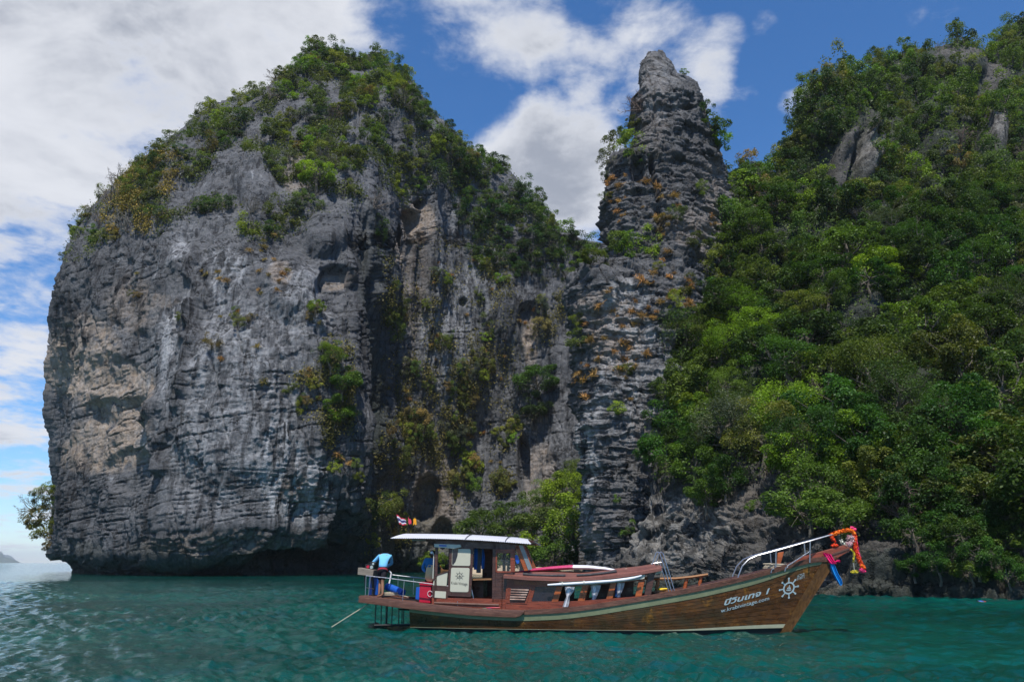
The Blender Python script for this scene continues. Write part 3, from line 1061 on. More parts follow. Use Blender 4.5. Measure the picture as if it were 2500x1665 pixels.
def twig_mesh(seed, n=16):
    rng = np.random.default_rng(seed)
    mb = MB()
    for k in range(n):
        d = unit(rng.normal(size=3) + np.array([0, 0, .75]))
        e = Vector(d * rng.uniform(.7, 1.15))
        a = Vector((0, 0, -.55)) + Vector(rng.normal(size=3) * .08)
        m = a.lerp(e, .5) + Vector(rng.normal(size=3) * .12)
        mb.tube([a, m, e], [.03, .02, .007], 4)
        for q in range(5):
            s_ = m.lerp(e, rng.random())
            t = s_ + Vector(unit(rng.normal(size=3) + d * .9) * rng.uniform(.2, .5))
            mb.tube([s_, s_.lerp(t, .5) + Vector(rng.normal(size=3) * .05), t], [.012, .009, .004], 3)
            for _ in range(2):
                s2 = s_.lerp(t, rng.uniform(.3, .9))
                mb.tube([s2, s2 + Vector(unit(rng.normal(size=3) + d * .5) * rng.uniform(.1, .28))], [.008, .003], 3)
    o = mb.build('bare_shrub', M_TWIG)
    me = o.data
    bpy.data.objects.remove(o)
    return me


def twig_material():
    M = Mat('bleached_twigs')
    oi = M.n('ShaderNodeObjectInfo')
    M.set(Base_Color=oi.outputs['Color'], Roughness=0.95)
    return M.m


M_TWIG = twig_material()
TWIGS = [twig_mesh(5), twig_mesh(6, 22)]


def tuft_mesh(seed):
    rng = np.random.default_rng(seed)
    V, Fs, A = [], [], []
    for k in range(70):
        b = rng.normal(size=3) * np.array([.28, .28, .08])
        d = unit(rng.normal(size=3) * .8 + np.array([0, -.35, .55]))
        L = rng.uniform(.5, 1.1)
        s = unit(np.cross(d, rng.normal(size=3))) * .05
        tip = b + d * L + np.array([0, 0, -.35 * L * rng.random()])
        mid = b + d * L * .55
        o = len(V)
        V += [b - s, b + s, mid + s * .8, mid - s * .8, tip]
        Fs += [(o, o + 1, o + 2, o + 3), (o + 3, o + 2, o + 4)]
        A += [[rng.random() * .8, rng.random(), 0, 1]] * 5
    me = bpy.data.meshes.new('grass_tuft')
    me.from_pydata([tuple(map(float, p)) for p in V], [], Fs)
    me.materials.append(M_DRY)
    color_attr(me, 'leaf', np.array(A))
    return me


TUFTS = [tuft_mesh(1), tuft_mesh(2), tuft_mesh(3)]

COLS = {'mid': (0.094, 0.155, 0.027), 'dark': (0.048, 0.088, 0.024), 'lime': (0.165, 0.260, 0.026), 'yellow': (0.205, 0.240, 0.030), 'olive': (0.128, 0.158, 0.036),
        'grey': (0.098, 0.120, 0.080), 'brown': (0.19, 0.15, 0.062), 'deep': (0.044, 0.104, 0.018), 'straw': (0.28, 0.21, 0.075), 'orange': (0.36, 0.205, 0.085), 'twig': (0.24, 0.21, 0.185), 'twig2': (0.15, 0.12, 0.10)}
WORD = {'mid': 'green', 'dark': 'dark green', 'lime': 'bright green', 'yellow': 'yellow-green', 'olive': 'olive', 'grey': 'grey-green', 'brown': 'brownish', 'deep': 'deep green', 'straw': 'straw-coloured',
        'orange': 'orange', 'twig': 'bare grey', 'twig2': 'bare brown'}


def tint(o, key, rng, var=0.32):
    c = COLS[key]
    k = 1 + var * rng.uniform(-1, 1)
    h = 1 + 0.14 * rng.uniform(-1, 1)
    o.color = (c[0] * k * h, c[1] * k, c[2] * k, 1)


class Surf:
    """visible face of a rock mass, to find the ground at a survey mark"""
    def __init__(self, G):
        self.G = G
        self.n = grid_normals(G)
        self.px, self.py, self.w = project(G)
        f = self.n * np.where((self.n * (np.array([0, 0, CAMZ]) - G)).sum(-1, keepdims=True) > 0, 1, -1)
        self.n = f
        self.ok = self.w > 1

    def at(self, px, py):
        q = (self.px - px) ** 2 + (self.py - py) ** 2
        near = q < max(q.min() * 1.0 + 9.0, 16.0)
        w = np.where(near, self.w, 1e9)
        i = np.unravel_index(np.argmin(w), w.shape)
        return self.G[i], self.n[i]


SK, SS, SH = Surf(KG), Surf(SG), Surf(HG)
VR = np.random.default_rng(21)


def place_shrub(P, n, r, key, label, group, out=0.5, name='shrub', mesh=None, cat='shrub', zs=None):
    me = mesh if mesh is not None else SHRUBS[VR.integers(len(SHRUBS))]
    o = bpy.data.objects.new(name, me)
    COL.objects.link(o)
    up = unit(np.array([0, 0, 1.0]) + out * n * np.array([1, 1, .3]))
    q = Vector((0, 0, 1)).rotation_difference(Vector(up)).to_matrix().to_4x4()
    zsc = zs if zs else VR.uniform(.8, 1.15)
    o.matrix_world = Matrix.Translation(Vector(P) + Vector(up) * r * 0.62 * zsc) @ q @ Matrix.Rotation(VR.uniform(0, 6.28), 4, 'Z') @ Matrix.Diagonal((r * VR.uniform(.9, 1.12), r * VR.uniform(.9, 1.12), r * zsc, 1))
    tint(o, key, VR)
    tag(o, label, cat, group)
    return o


def place_tree(P, r, key, label, group, kind=None, h=0.95, name='tree', lean=(0, 0)):
    i = kind if kind is not None else int(VR.integers(len(TREES)))
    cm, tm = TREES[i]
    e = bpy.data.objects.new(name, None)
    COL.objects.link(e)
    e.empty_display_size = .5
    zs = r * VR.uniform(.85, 1.1)
    e.matrix_world = Matrix.Translation(Vector(P) + Vector((0, 0, h * zs))) @ Matrix.Rotation(lean[0], 4, 'Y') @ Matrix.Rotation(lean[1], 4, 'X') @ Matrix.Rotation(VR.uniform(0, 6.28), 4, 'Z') @ Matrix.Diagonal((r * VR.uniform(.92, 1.1), r * VR.uniform(.92, 1.1), zs, 1))
    for nm, me in (('trunk', tm), ('crown', cm)):
        c = bpy.data.objects.new(nm, me)
        COL.objects.link(c)
        c.parent = e
        if nm == 'crown':
            tint(c, key, VR)
    tag(e, label, 'tree', group)
    return e


def pick(w):
    k = list(w)
    p = np.array([w[a] for a in k], float)
    return k[VR.choice(len(k), p=p / p.sum())]


def scatter(surf, zones, n, rmin, rmax, gapf, cb, avoid=(), vmax=None, tries=9000):
    """spread plants over a rock face where the coverage zones ask for them"""
    cov = blobs(surf.px, surf.py, zones)
    for (x, y, rx, ry) in avoid:
        cov = cov * (1 - sstep(1.4 - ((surf.px - x) / rx) ** 2 - ((surf.py - y) / ry) ** 2, 0, .5))
    cov[:, :] = np.where((surf.px > -60) & (surf.px < 2600) & (surf.py > -60), cov, 0)
    idx = np.argwhere(cov > 0.02)
    wgt = cov[cov > 0.02]
    # weight by true surface area in view
    wgt = wgt / wgt.sum()
    done = []
    pick_i = VR.choice(len(idx), size=min(tries, len(idx)), replace=False, p=wgt)
    for k in pick_i:
        i, j = idx[k]
        P = surf.G[i, j]
        r = VR.uniform(rmin, rmax)
        if any((P[0] - q[0]) ** 2 + (P[1] - q[1]) ** 2 + (P[2] - q[2]) ** 2 < (gapf * (r + q[3]) / 2) ** 2 for q in done):
            continue
        done.append((P[0], P[1], P[2], r))
        cb(P, surf.n[i, j], r, surf.px[i, j], surf.py[i, j])
        if len(done) >= n:
            break
    return done


def carpet(name, surf, zones, n, size, label, cols, avoid=(), lift=0.5, patch=3.0, thr=-.15, mat=None):
    """uncountable low growth: leaf-sized faces hugging the rock"""
    cov = blobs(surf.px, surf.py, zones)
    for (x, y, rx, ry) in avoid:
        cov = cov * (1 - sstep(1.4 - ((surf.px - x) / rx) ** 2 - ((surf.py - y) / ry) ** 2, 0, .5))
    x, y, z = (surf.G[..., k] for k in range(3))
    cov = cov * sstep(fbm(x / patch, y / patch, z / patch, 3, 5), thr, thr + .35)
    cov = np.where((surf.px > -80) & (surf.px < 2620) & (surf.py > -80) & (surf.G[..., 2] > 3.5), cov, 0)
    p = (cov / cov.sum()).ravel()
    k = VR.choice(p.size, size=n, p=p)
    G, N = surf.G.reshape(-1, 3)[k], surf.n.reshape(-1, 3)[k]
    P = G + VR.normal(size=(n, 3)) * 0.5 + N * (VR.random((n, 1)) * lift)
    Nl = unit(N * 0.5 + np.array([0, 0, .6]) + VR.normal(size=(n, 3)) * .6)
    V, Fq = leaves(P, Nl, size * VR.uniform(.6, 1.3, n) * np.clip(P[:, 1] / 115, .45, 1.3), VR, .55)
    me = np_mesh(name, V, Fq)
    tone = np.clip(0.5 + 0.6 * fbm(P[:, 0] / 4, P[:, 1] / 4, P[:, 2] / 4, 2, 7), 0, 1)
    color_attr(me, 'leaf', np.repeat(np.stack([np.clip(VR.random(n) * .8 + VR.random(n) ** 5 * .3, 0, 1), tone, 0 * tone], -1), 4, 0))
    o = link(name, me, mat or M_LEAF)
    o.color = (*cols, 1)
    tag(o, label, kind='stuff')
    return o


# ---------------------------------------------------------------- growth on the big karst
KZ_CAP = [(1000, 240, 35, 50, 2.5), (1045, 290, 40, 45, 2.5), (1090, 340, 45, 40, 2.5), (1150, 385, 50, 35, 2.5), (960, 190, 35, 35, 2), (600, 235, 40, 25, 2), (400, 340, 40, 30, 1.6), (225, 565, 70, 60, 1), (290, 500, 85, 65, 1), (370, 455, 85, 65, 1), (440, 395, 90, 55, 1), (520, 480, 55, 45, .9), (370, 545, 110, 35, .8), (470, 525, 60, 25, .7), (180, 610, 40, 30, .8),
          (530, 315, 100, 55, 1), (620, 255, 90, 60, 1), (710, 205, 90, 60, 1), (790, 170, 100, 50, 1), (880, 185, 80, 60, 1), (945, 240, 60, 70, 1), (990, 300, 50, 60, 1),
          (650, 330, 80, 50, .9), (760, 320, 110, 80, 1), (860, 340, 90, 100, 1), (690, 410, 50, 45, .9), (775, 460, 45, 60, .9), (850, 450, 70, 70, .9), (930, 420, 60, 80, .9), (1000, 400, 60, 60, .9), (1050, 360, 50, 50, 1),
          (1095, 420, 40, 50, 1), (650, 560, 55, 35, .6), (615, 540, 40, 50, .7), (925, 545, 16, 90, .9), (1000, 480, 35, 35, .6), (720, 520, 40, 50, .5)]
KZ_RIDGE = [(1215, 415, 45, 40, 2.5), (1275, 470, 45, 45, 2.5), (1325, 535, 45, 45, 2.5), (1150, 430, 60, 50, 1), (1165, 500, 55, 80, 1), (1220, 490, 60, 60, 1), (1230, 570, 60, 70, 1), (1290, 570, 50, 60, 1), (1205, 620, 60, 60, .9), (1330, 610, 60, 40, 1), (1290, 650, 50, 30, .7), (1390, 625, 60, 50, 1), (1400, 680, 30, 60, .8)]
KZ_WALL = [(950, 720, 26, 80, .9), (965, 800, 20, 60, .7), (1085, 840, 22, 25, .8), (1140, 920, 45, 35, .9), (1115, 1000, 40, 80, .9), (1000, 1060, 60, 55, 1), (1000, 930, 50, 60, .5), (1110, 1090, 55, 60, 1), (1130, 1170, 40, 50, .9),
           (1205, 1180, 40, 40, .8), (1240, 1060, 30, 40, .6), (960, 1110, 40, 60, .8), (1350, 730, 30, 60, .7), (1330, 800, 30, 40, .6), (1180, 860, 30, 60, .4), (1060, 700, 30, 60, .3), (1200, 700, 40, 60, .5), (940, 1230, 25, 50, .7), (970, 1290, 30, 40, .8), (900, 1290, 14, 60, .5)]
KZ_FACE = [(443, 780, 16, 16, 1), (590, 788, 38, 26, 1), (768, 785, 22, 30, 1), (530, 848, 10, 10, 1), (665, 695, 10, 10, 1), (570, 670, 10, 10, .8), (330, 725, 14, 18, .6), (690, 940, 20, 20, .6), (745, 970, 40, 50, .7), (870, 1150, 16, 60, .6), (825, 1150, 20, 40, .5)]
BARE_ROCK = [(870, 300, 22, 50), (640, 300, 30, 20), (740, 260, 22, 30), (900, 430, 20, 40), (480, 350, 26, 16), (960, 330, 16, 40), (560, 430, 42, 55), (700, 270, 30, 25), (820, 250, 16, 24), (560, 250, 26, 14)]


def where_on_karst(px, py):
    v = 'summit' if py < 230 else 'upper slope' if py < 400 else 'shoulder' if py < 560 else 'cliff edge'
    h = 'left' if px < 420 else 'middle' if px < 760 else 'right'
    return v, h


def cb_cap(P, n, r, px, py):
    v, h = where_on_karst(px, py)
    if px < 430 and py > 430 and VR.random() < .34:
        key = pick({'yellow': 3, 'straw': 3, 'twig': 4})
    else:
        key = pick({'mid': 4, 'olive': 4.5, 'dark': 3, 'yellow': 2.0, 'lime': 1.4, 'twig2': 1.2, 'brown': 1.0, 'grey': 1})
    edge = 'against the sky' if (py < 180 or interp_tab(py, K_L) > px - 45 or interp_tab(py, K_R) < px + 45) else 'among the thicket'
    if key in ('twig', 'twig2'):
        place_shrub(P, n, r * .9, key, f'{WORD[key]} leafless shrub {edge}, karst {v} {h}', 'leafless shrubs on the big karst', .4, 'bare_shrub', TWIGS[VR.integers(2)])
    else:
        sz = 'large' if r > 2.6 else 'small' if r < 2.0 else 'rounded'
        place_shrub(P, n, r, key, f'{sz} {WORD[key]} shrub {edge}, karst {v} {h}', 'shrubs on the big karst', .35)


scatter(SK, KZ_CAP, 262, 1.6, 3.4, 0.90, cb_cap, BARE_ROCK, tries=20000)


def cb_ridge(P, n, r, px, py):
    key = pick({'mid': 3, 'deep': 4, 'dark': 3, 'olive': 1.5, 'lime': .6})
    sz = 'tall' if r > 3.0 else 'low'
    place_shrub(P, n, r, key, f'{sz} {WORD[key]} bush on the ridge falling to the cove', 'bushes on the falling ridge', .25, 'ridge_bush', None, 'bush')


scatter(SK, KZ_RIDGE, 72, 2.2, 4.0, 0.85, cb_ridge)


def cb_wall(P, n, r, px, py):
    key = pick({'mid': 2, 'olive': 4, 'yellow': 2, 'brown': 2.2, 'lime': 1, 'grey': 1.5})
    pl = 'upper' if py < 880 else 'middle' if py < 1080 else 'foot'
    place_shrub(P, n, r, key, f'{WORD[key]} shrub on the cove wall {pl}, {"left" if px < 1080 else "right"} half', 'shrubs on the cove wall', .8, 'cliff_bush', None, 'bush', zs=VR.uniform(.9, 1.5))


scatter(SK, KZ_WALL, 112, 1.0, 2.7, 0.9, cb_wall)


def cb_face(P, n, r, px, py):
    key = pick({'mid': 2, 'olive': 4, 'yellow': 2, 'brown': 1.5})
    pl = 'high' if py < 740 else 'halfway up' if py < 1000 else 'low'
    place_shrub(P, n, r, key, f'small {WORD[key]} shrub {pl} on the sea cliff, {"left" if px < 500 else "centre" if px < 680 else "right"}', 'shrubs on the bare sea cliff', .9, 'cliff_bush', None, 'bush')


scatter(SK, KZ_FACE, 26, 0.7, 1.6, 1.0, cb_face)

# growth one can single out
for (px, py, r, key, ti, lab) in ((772, 440, 4.2, 'lime', 0, 'round bright green tree standing out high on the karst face'),
                                  (800, 880, 3.0, 'lime', 4, 'upper tree of the green strip hanging on the cliff corner'),
                                  (825, 950, 3.4, 'mid', 1, 'middle tree of the green strip hanging on the cliff corner'),
                                  (815, 1020, 3.6, 'lime', 2, 'lowest and widest tree of the green strip on the cliff corner'),
                                  (775, 770, 1.9, 'lime', 5, 'small bright tree above the green strip on the cliff corner'),
                                  (1318, 940, 5.6, 'deep', 0, 'large dark green tree high on the cove wall beside the spire'),
                                  (1300, 1010, 4.6, 'dark', 1, 'dark tree hanging just below the largest tree on the cove wall')):
    P, n = SK.at(px, py + r * 6)
    place_tree(P + n * 1.2, r, key, lab, None, ti, .8, 'cliff_tree')
for (px, py, r, key, lab) in ((124, 1240, 2.8, 'mid', 'green bush tucked against the karst\'s left edge, upper'), (126, 1285, 3.0, 'olive', 'olive bush tucked against the karst\'s left edge, lower'), (112, 1195, 2.2, 'yellow', 'topmost small bush at the karst\'s left edge'), (104, 1215, 3.2, 'olive', 'upper olive bush overhanging the sea at the karst\'s left edge'), (96, 1272, 3.8, 'brown', 'brown-leaved bush reaching out over the sea at the left edge'), (116, 1300, 3.2, 'yellow', 'lower yellow-green bush over the sea at the left edge'), (128, 1320, 2.0, 'brown', 'small russet bush under the left edge bushes')):
    P = onY(np.array(px + 8.0), np.array(py + 12.0), 178.0)
    place_shrub(P, np.array([-1., 0, 0]), r, key, lab, 'bushes over the sea at the left edge', .8)
P = onY(np.array(84.0), np.array(1246.0), 178.0)
place_shrub(P, np.array([-1., 0, 0]), 2.8, 'twig2', 'dark leafless branch reaching left over the sea', 'bushes over the sea at the left edge', 2.5, 'bare_shrub', TWIGS[0])

carpet('undergrowth', SK, KZ_CAP + KZ_RIDGE, 80000, 0.36, 'low tangled growth covering the top of the big karst', (0.095, 0.118, 0.036), BARE_ROCK, .7, 4.5, -.12)
carpet('dry_grass', SK, [(350, 450, 75, 60, 1), (300, 510, 60, 50, .8), (400, 400, 50, 40, .6), (380, 545, 100, 26, .7)], 14000, 0.34, 'straw yellow grass and scrub on the left shoulder of the karst', (0.26, 0.20, 0.065), (), .8, 5.0, -.3, M_DRY)
carpet('cliff_plants', SK, [(z[0], z[1], z[2] * 1.3, z[3] * 1.2, z[4]) for z in KZ_WALL] + [(1100, 900, 180, 330, .16), (820, 960, 50, 160, .8), (760, 960, 60, 70, .7)], 36000, 0.32, 'small ferns and creepers scattered over the cove wall', (0.19, 0.17, 0.06), (), .8, 3.0)

# ---------------------------------------------------------------- growth on the spire
for (px, py, r, key, lab) in ((1500, 345, 2.0, 'olive', 'thin leaning shrub on the spire\'s left ledge, leftmost'), (1520, 320, 2.2, 'dark', 'dark shrub on top of the spire\'s left ledge'), (1548, 300, 1.5, 'yellow', 'yellow-green shrub in the notch beside the spire\'s head'), (1548, 350, 2.2, 'yellow', 'largest yellow-green shrub on the spire\'s left ledge'),
                              (1490, 385, 1.6, 'grey', 'grey-green shrub hanging off the spire\'s left ledge'), (1480, 480, 1.1, 'olive', 'small shrub on the spire\'s left edge below the ledge'), (1478, 430, 1.1, 'grey', 'wispy shrub on the spire\'s left edge'), (1560, 390, 1.2, 'mid', 'green shrub under the overhang of the spire'),
                              (1742, 300, 2.4, 'mid', 'upper bush on the spire\'s right edge against blue sky'), (1755, 345, 2.2, 'lime', 'lower bright bush on the spire\'s right edge'), (1725, 270, 1.6, 'dark', 'topmost bush on the spire\'s right edge'), (1672, 176, .8, 'lime', 'tiny bright plant on the spire\'s shoulder near the top'),
                              (1470, 600, 2.1, 'mid', 'green bush at the left of the spire\'s middle ledge'), (1510, 600, 2.0, 'mid', 'second bush along the spire\'s middle ledge'), (1550, 600, 2.0, 'lime', 'bright bush along the spire\'s middle ledge'), (1590, 598, 1.8, 'lime', 'right end bush of the spire\'s middle ledge'), (1440, 630, 2.0, 'olive', 'olive bush where ledge meets the spire\'s left edge'),
                              (1620, 545, 1.8, 'brown', 'brown shrub above the spire\'s middle ledge'), (1650, 525, 1.6, 'olive', 'olive shrub above the right of the spire\'s ledge'), (1700, 600, 1.5, 'olive', 'olive shrub on the spire\'s right flank'), (1713, 465, 1.2, 'lime', 'small bright shrub on the upper right of the spire'),
                              (1672, 700, 1.9, 'olive', 'olive shrub on the middle right of the spire'), (1655, 735, 1.3, 'yellow', 'yellowish shrub below the olive one on the spire'), (1610, 650, .8, 'yellow', 'small yellow shrub in the middle of the spire'), (1505, 1000, 1.2, 'yellow', 'flat yellow-green shrub low on the spire'), (1530, 905, 1.3, 'olive', 'dull shrub on the lower spire'),
                              (1420, 845, 1.8, 'olive', 'shrub on the spire\'s lower left edge'), (1415, 780, 1.1, 'yellow', 'yellow shrub on the spire\'s left edge'), (1530, 1297, .9, 'mid', 'small green shrub near the foot of the spire'), (1500, 1220, .6, 'mid', 'tiny shrub on the lowest part of the spire')):
    P, n = SS.at(px, py + r * 8)
    place_shrub(P, n, r * 1.05, key, lab, 'shrubs on the rock spire', .45)
P, n = SS.at(1562, 270)
place_shrub(P, np.array([-1., -.2, 0.]), 2.0, 'twig2', 'dead branch sticking out left of the spire against the sky', None, .9, 'bare_shrub', TWIGS[0])


def cb_tuft(P, n, r, px, py):
    v = 'upper' if py < 560 else 'middle' if py < 760 else 'lower'
    place_shrub(P, n, r, 'orange', f'dry orange grass tuft on the {v} spire', 'dry grass tufts on the spire', .9, 'grass_tuft', TUFTS[VR.integers(3)], 'grass')


scatter(SS, [(1450, 830, 45, 90, 1), (1490, 800, 70, 60, 1), (1440, 930, 40, 60, .8), (1520, 900, 70, 60, .6), (1560, 780, 60, 50, .6), (1640, 610, 60, 40, .5), (1520, 540, 60, 30, .8), (1500, 480, 40, 60, .6), (1600, 500, 80, 60, .4), (1780, 640, 40, 60, .8),
             (1660, 740, 60, 60, .7), (1750, 540, 40, 60, .5), (1500, 1000, 60, 60, .4), (1600, 690, 60, 60, .4), (1470, 690, 40, 40, .4)], 100, 0.25, 0.95, 1.05, cb_tuft)


def cb_tuft2(P, n, r, px, py):
    place_shrub(P, n, r, pick({'orange': 2, 'straw': 2}), f'dry grass clump on the {"sea cliff" if px < 880 else "cove wall"}, {"high" if py < 800 else "low"}', 'dry grass on the karst walls', .9, 'grass_tuft', TUFTS[VR.integers(3)], 'grass')


scatter(SK, [(650, 650, 60, 80, 1), (520, 690, 60, 30, .6), (740, 950, 60, 50, 1), (830, 1140, 30, 50, 1), (1000, 1000, 60, 200, .6), (1100, 800, 150, 200, .3), (600, 880, 100, 160, .25), (340, 700, 60, 50, .5), (1100, 1100, 150, 100, .5), (1260, 780, 60, 100, .5)], 80, 0.5, 1.1, 1.2, cb_tuft2)

# ---------------------------------------------------------------- beach trees in the cove
for (px, py, Y, r, key, ti, lab) in ((1175, 1290, 134, 4.6, 'mid', 0, 'leftmost low beach tree beside the cabin roof'), (1240, 1270, 138, 4.6, 'mid', 2, 'second beach tree from the left in the cove'), (1300, 1270, 136, 4.8, 'olive', 1, 'olive beach tree in the middle of the cove grove'),
                                     (1330, 1215, 146, 4.8, 'mid', 4, 'beach tree rising behind the middle of the grove'), (1385, 1200, 140, 5.0, 'lime', 0, 'bright beach tree touching the spire, upper'), (1420, 1160, 150, 4.2, 'olive', 3, 'tallest pale tree squeezed beside the spire'), (1400, 1290, 130, 5.4, 'lime', 2, 'large bright tree in front of the grove next to the spire'),
                                     (1290, 1340, 130, 4.4, 'lime', 5, 'low beach tree right of the cabin windscreen'), (1350, 1350, 128, 4.2, 'mid', 0, 'low beach tree behind the paddle board'), (1240, 1350, 134, 4.0, 'mid', 1, 'low tree behind the cabin windows'), (1150, 1355, 138, 3.6, 'dark', 5, 'dark low tree behind the cabin door'), (1060, 1370, 140, 2.6, 'lime', 5, 'small bright tree behind the blue-shirted man')):
    C = onY(np.array(float(px)), np.array(float(py)), float(Y))
    hgt = 0.85
    place_tree(C - np.array([0, 0, hgt * r]), r, key, lab, 'trees on the cove beach', ti, hgt, 'beach_tree')

# ---------------------------------------------------------------- forest on the right hill
HROCK = [(2103, 390, 36, 80), (2036, 432, 20, 62), (2425, 345, 32, 66), (2320, 165, 60, 28), (2420, 175, 40, 26), (2420, 215, 30, 20)]
PROMINENT = [(1690, 800, 75, 'lime', 3, 'feathery bright green tree beside the spire\'s right flank'), (1775, 770, 75, 'lime', 4, 'second feathery bright tree right of the first'), (1715, 715, 60, 'lime', 3, 'highest of the feathery bright trees'), (1850, 730, 75, 'olive', 4, 'olive fine-leaved tree right of the bright trees'),
             (1965, 870, 95, 'olive', 3, 'large dull olive tree in the centre of the forest'), (1640, 900, 70, 'mid', 0, 'leafy tree overhanging the spire\'s lower right'), (1590, 940, 50, 'yellow', 1, 'yellow-green tree at the forest\'s left edge'), (1672, 1000, 95, 'grey', 3, 'big grey-green tree low at the forest\'s left'),
             (1560, 1010, 50, 'mid', 2, 'green tree against the spire at the forest\'s left edge'), (1590, 1085, 70, 'mid', 0, 'leafy tree below the grey-green one'), (1630, 1140, 55, 'mid', 1, 'lowest tree above the rock ledges, left'), (1690, 1110, 50, 'deep', 2, 'deep green tree under the grey-green one'),
             (1545, 905, 45, 'mid', 5, 'tree reaching furthest left over the spire'), (1905, 960, 45, 'yellow', 5, 'sparse yellow-leaved tree in the forest\'s middle'), (1860, 1060, 85, 'lime', 0, 'broad bright tree above the bow rail'), (1970, 1040, 85, 'lime', 2, 'bright rounded tree right of the broad one'), (2090, 1050, 80, 'mid', 0, 'glossy round tree right of the bright pair'),
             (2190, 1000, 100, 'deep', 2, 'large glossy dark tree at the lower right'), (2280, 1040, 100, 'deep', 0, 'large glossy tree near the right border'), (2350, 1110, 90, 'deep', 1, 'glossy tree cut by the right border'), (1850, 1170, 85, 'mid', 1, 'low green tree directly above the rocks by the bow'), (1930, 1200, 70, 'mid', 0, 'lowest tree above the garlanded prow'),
             (2060, 1150, 75, 'deep', 2, 'dark tree low over the shore right of the prow'), (2170, 1130, 80, 'deep', 0, 'dark glossy tree above the shore rock'), (2280, 1180, 75, 'dark', 1, 'dark green tree above the shore at right'), (2210, 1240, 50, 'mid', 5, 'small green tree just over the shore rock'), (2330, 1250, 50, 'mid', 5, 'small tree over the shore at the right border'),
             (2120, 1225, 60, 'deep', 1, 'dark tree leaning over the dark shore rock, first right of the prow'), (2250, 1285, 50, 'deep', 0, 'dark tree almost touching the shore rock at right'), (2300, 1235, 60, 'dark', 2, 'dark green tree behind the low trees at right'), (2345, 1290, 45, 'deep', 1, 'lowest dark tree at the right border'),
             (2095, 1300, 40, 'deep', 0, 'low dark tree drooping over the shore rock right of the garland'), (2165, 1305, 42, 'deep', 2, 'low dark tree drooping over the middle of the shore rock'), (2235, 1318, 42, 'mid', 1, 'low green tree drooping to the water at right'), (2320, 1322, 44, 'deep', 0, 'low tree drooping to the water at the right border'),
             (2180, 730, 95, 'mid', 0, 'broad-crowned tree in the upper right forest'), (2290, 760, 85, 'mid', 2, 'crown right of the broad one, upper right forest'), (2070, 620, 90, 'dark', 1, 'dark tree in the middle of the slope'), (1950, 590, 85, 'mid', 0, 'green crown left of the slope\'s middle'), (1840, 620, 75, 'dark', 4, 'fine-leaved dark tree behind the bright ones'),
             (2210, 560, 85, 'mid', 2, 'shiny crown on the upper slope at right'), (2310, 600, 80, 'dark', 0, 'dark crown near the right border, upper slope'), (2120, 480, 75, 'grey', 1, 'grey-green crown below the bare rock face'), (2240, 450, 70, 'mid', 0, 'crown below the right rock face')]
for (sx, sy, rs, key, ti, lab) in PROMINENT:
    px, py, rp = sx * SC, sy * SC, rs * SC
    P, n = SH.at(px, py + rp * .55)
    d = float(P[1])
    r = rp * d / F * 1.05
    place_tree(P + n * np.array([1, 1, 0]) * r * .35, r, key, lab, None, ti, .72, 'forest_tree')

HZ_LOW = [(1800, 1000, 200, 180, 1), (2000, 900, 260, 260, 1), (2300, 900, 320, 330, 1), (1800, 750, 130, 200, 1), (2000, 640, 260, 140, 1), (2350, 640, 260, 160, 1), (2350, 1200, 260, 150, 1), (2050, 1150, 160, 110, 1), (1740, 620, 60, 130, 1), (1640, 1050, 60, 130, 1)]


def cb_low(P, n, r, px, py):
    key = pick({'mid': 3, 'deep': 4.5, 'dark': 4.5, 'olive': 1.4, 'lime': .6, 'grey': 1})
    v = 'upper' if py < 700 else 'middle' if py < 950 else 'lower'
    h = 'left' if px < 1850 else 'central' if px < 2150 else 'right'
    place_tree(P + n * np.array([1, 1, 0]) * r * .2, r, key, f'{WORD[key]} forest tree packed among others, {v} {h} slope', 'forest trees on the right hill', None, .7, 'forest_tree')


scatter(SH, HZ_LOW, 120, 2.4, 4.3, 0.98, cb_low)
HZ_UP = [(2010, 290, 45, 80, 3), (2050, 255, 55, 55, 2), (1975, 320, 26, 60, 3), (2440, 130, 40, 60, 2), (1760, 470, 80, 70, 1), (1840, 420, 80, 90, 1), (1900, 470, 110, 90, 1), (1975, 350, 60, 100, 1), (2040, 265, 70, 70, 1), (2070, 230, 70, 50, 1), (2130, 330, 60, 120, 1), (2200, 200, 110, 70, 1), (2250, 320, 120, 110, 1), (2350, 380, 110, 110, 1), (2400, 250, 120, 90, 1), (2480, 330, 90, 150, 1), (2480, 120, 60, 70, 1),
         (2200, 440, 140, 70, 1), (2380, 470, 160, 60, 1), (1740, 560, 50, 80, 1), (2180, 150, 80, 25, 1), (2320, 120, 90, 14, 1), (2000, 520, 150, 60, .8)]


def cb_up(P, n, r, px, py):
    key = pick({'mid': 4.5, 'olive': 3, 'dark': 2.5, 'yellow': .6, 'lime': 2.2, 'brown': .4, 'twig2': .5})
    top = interp_tab(px, H_TOP)
    v = 'on the skyline' if py < top + 45 else 'just under the crest' if py < top + 140 else 'on the vine-hung face'
    h = 'left knoll' if px < 1930 else 'central dome' if px < 2160 else 'right crest'
    if key == 'twig2':
        place_shrub(P, n, r, key, f'leafless brown shrub {v}, right hill\'s {h}', 'leafless shrubs of the right hill', .4, 'bare_shrub', TWIGS[VR.integers(2)])
    else:
        place_shrub(P, n, r, key, f'{"big" if r > 2.3 else "small"} {WORD[key]} shrub {v}, right hill\'s {h}', 'shrubs of the right hill\'s upper face', .35, 'vine_bush', None, 'bush', zs=VR.uniform(.9, 1.6))


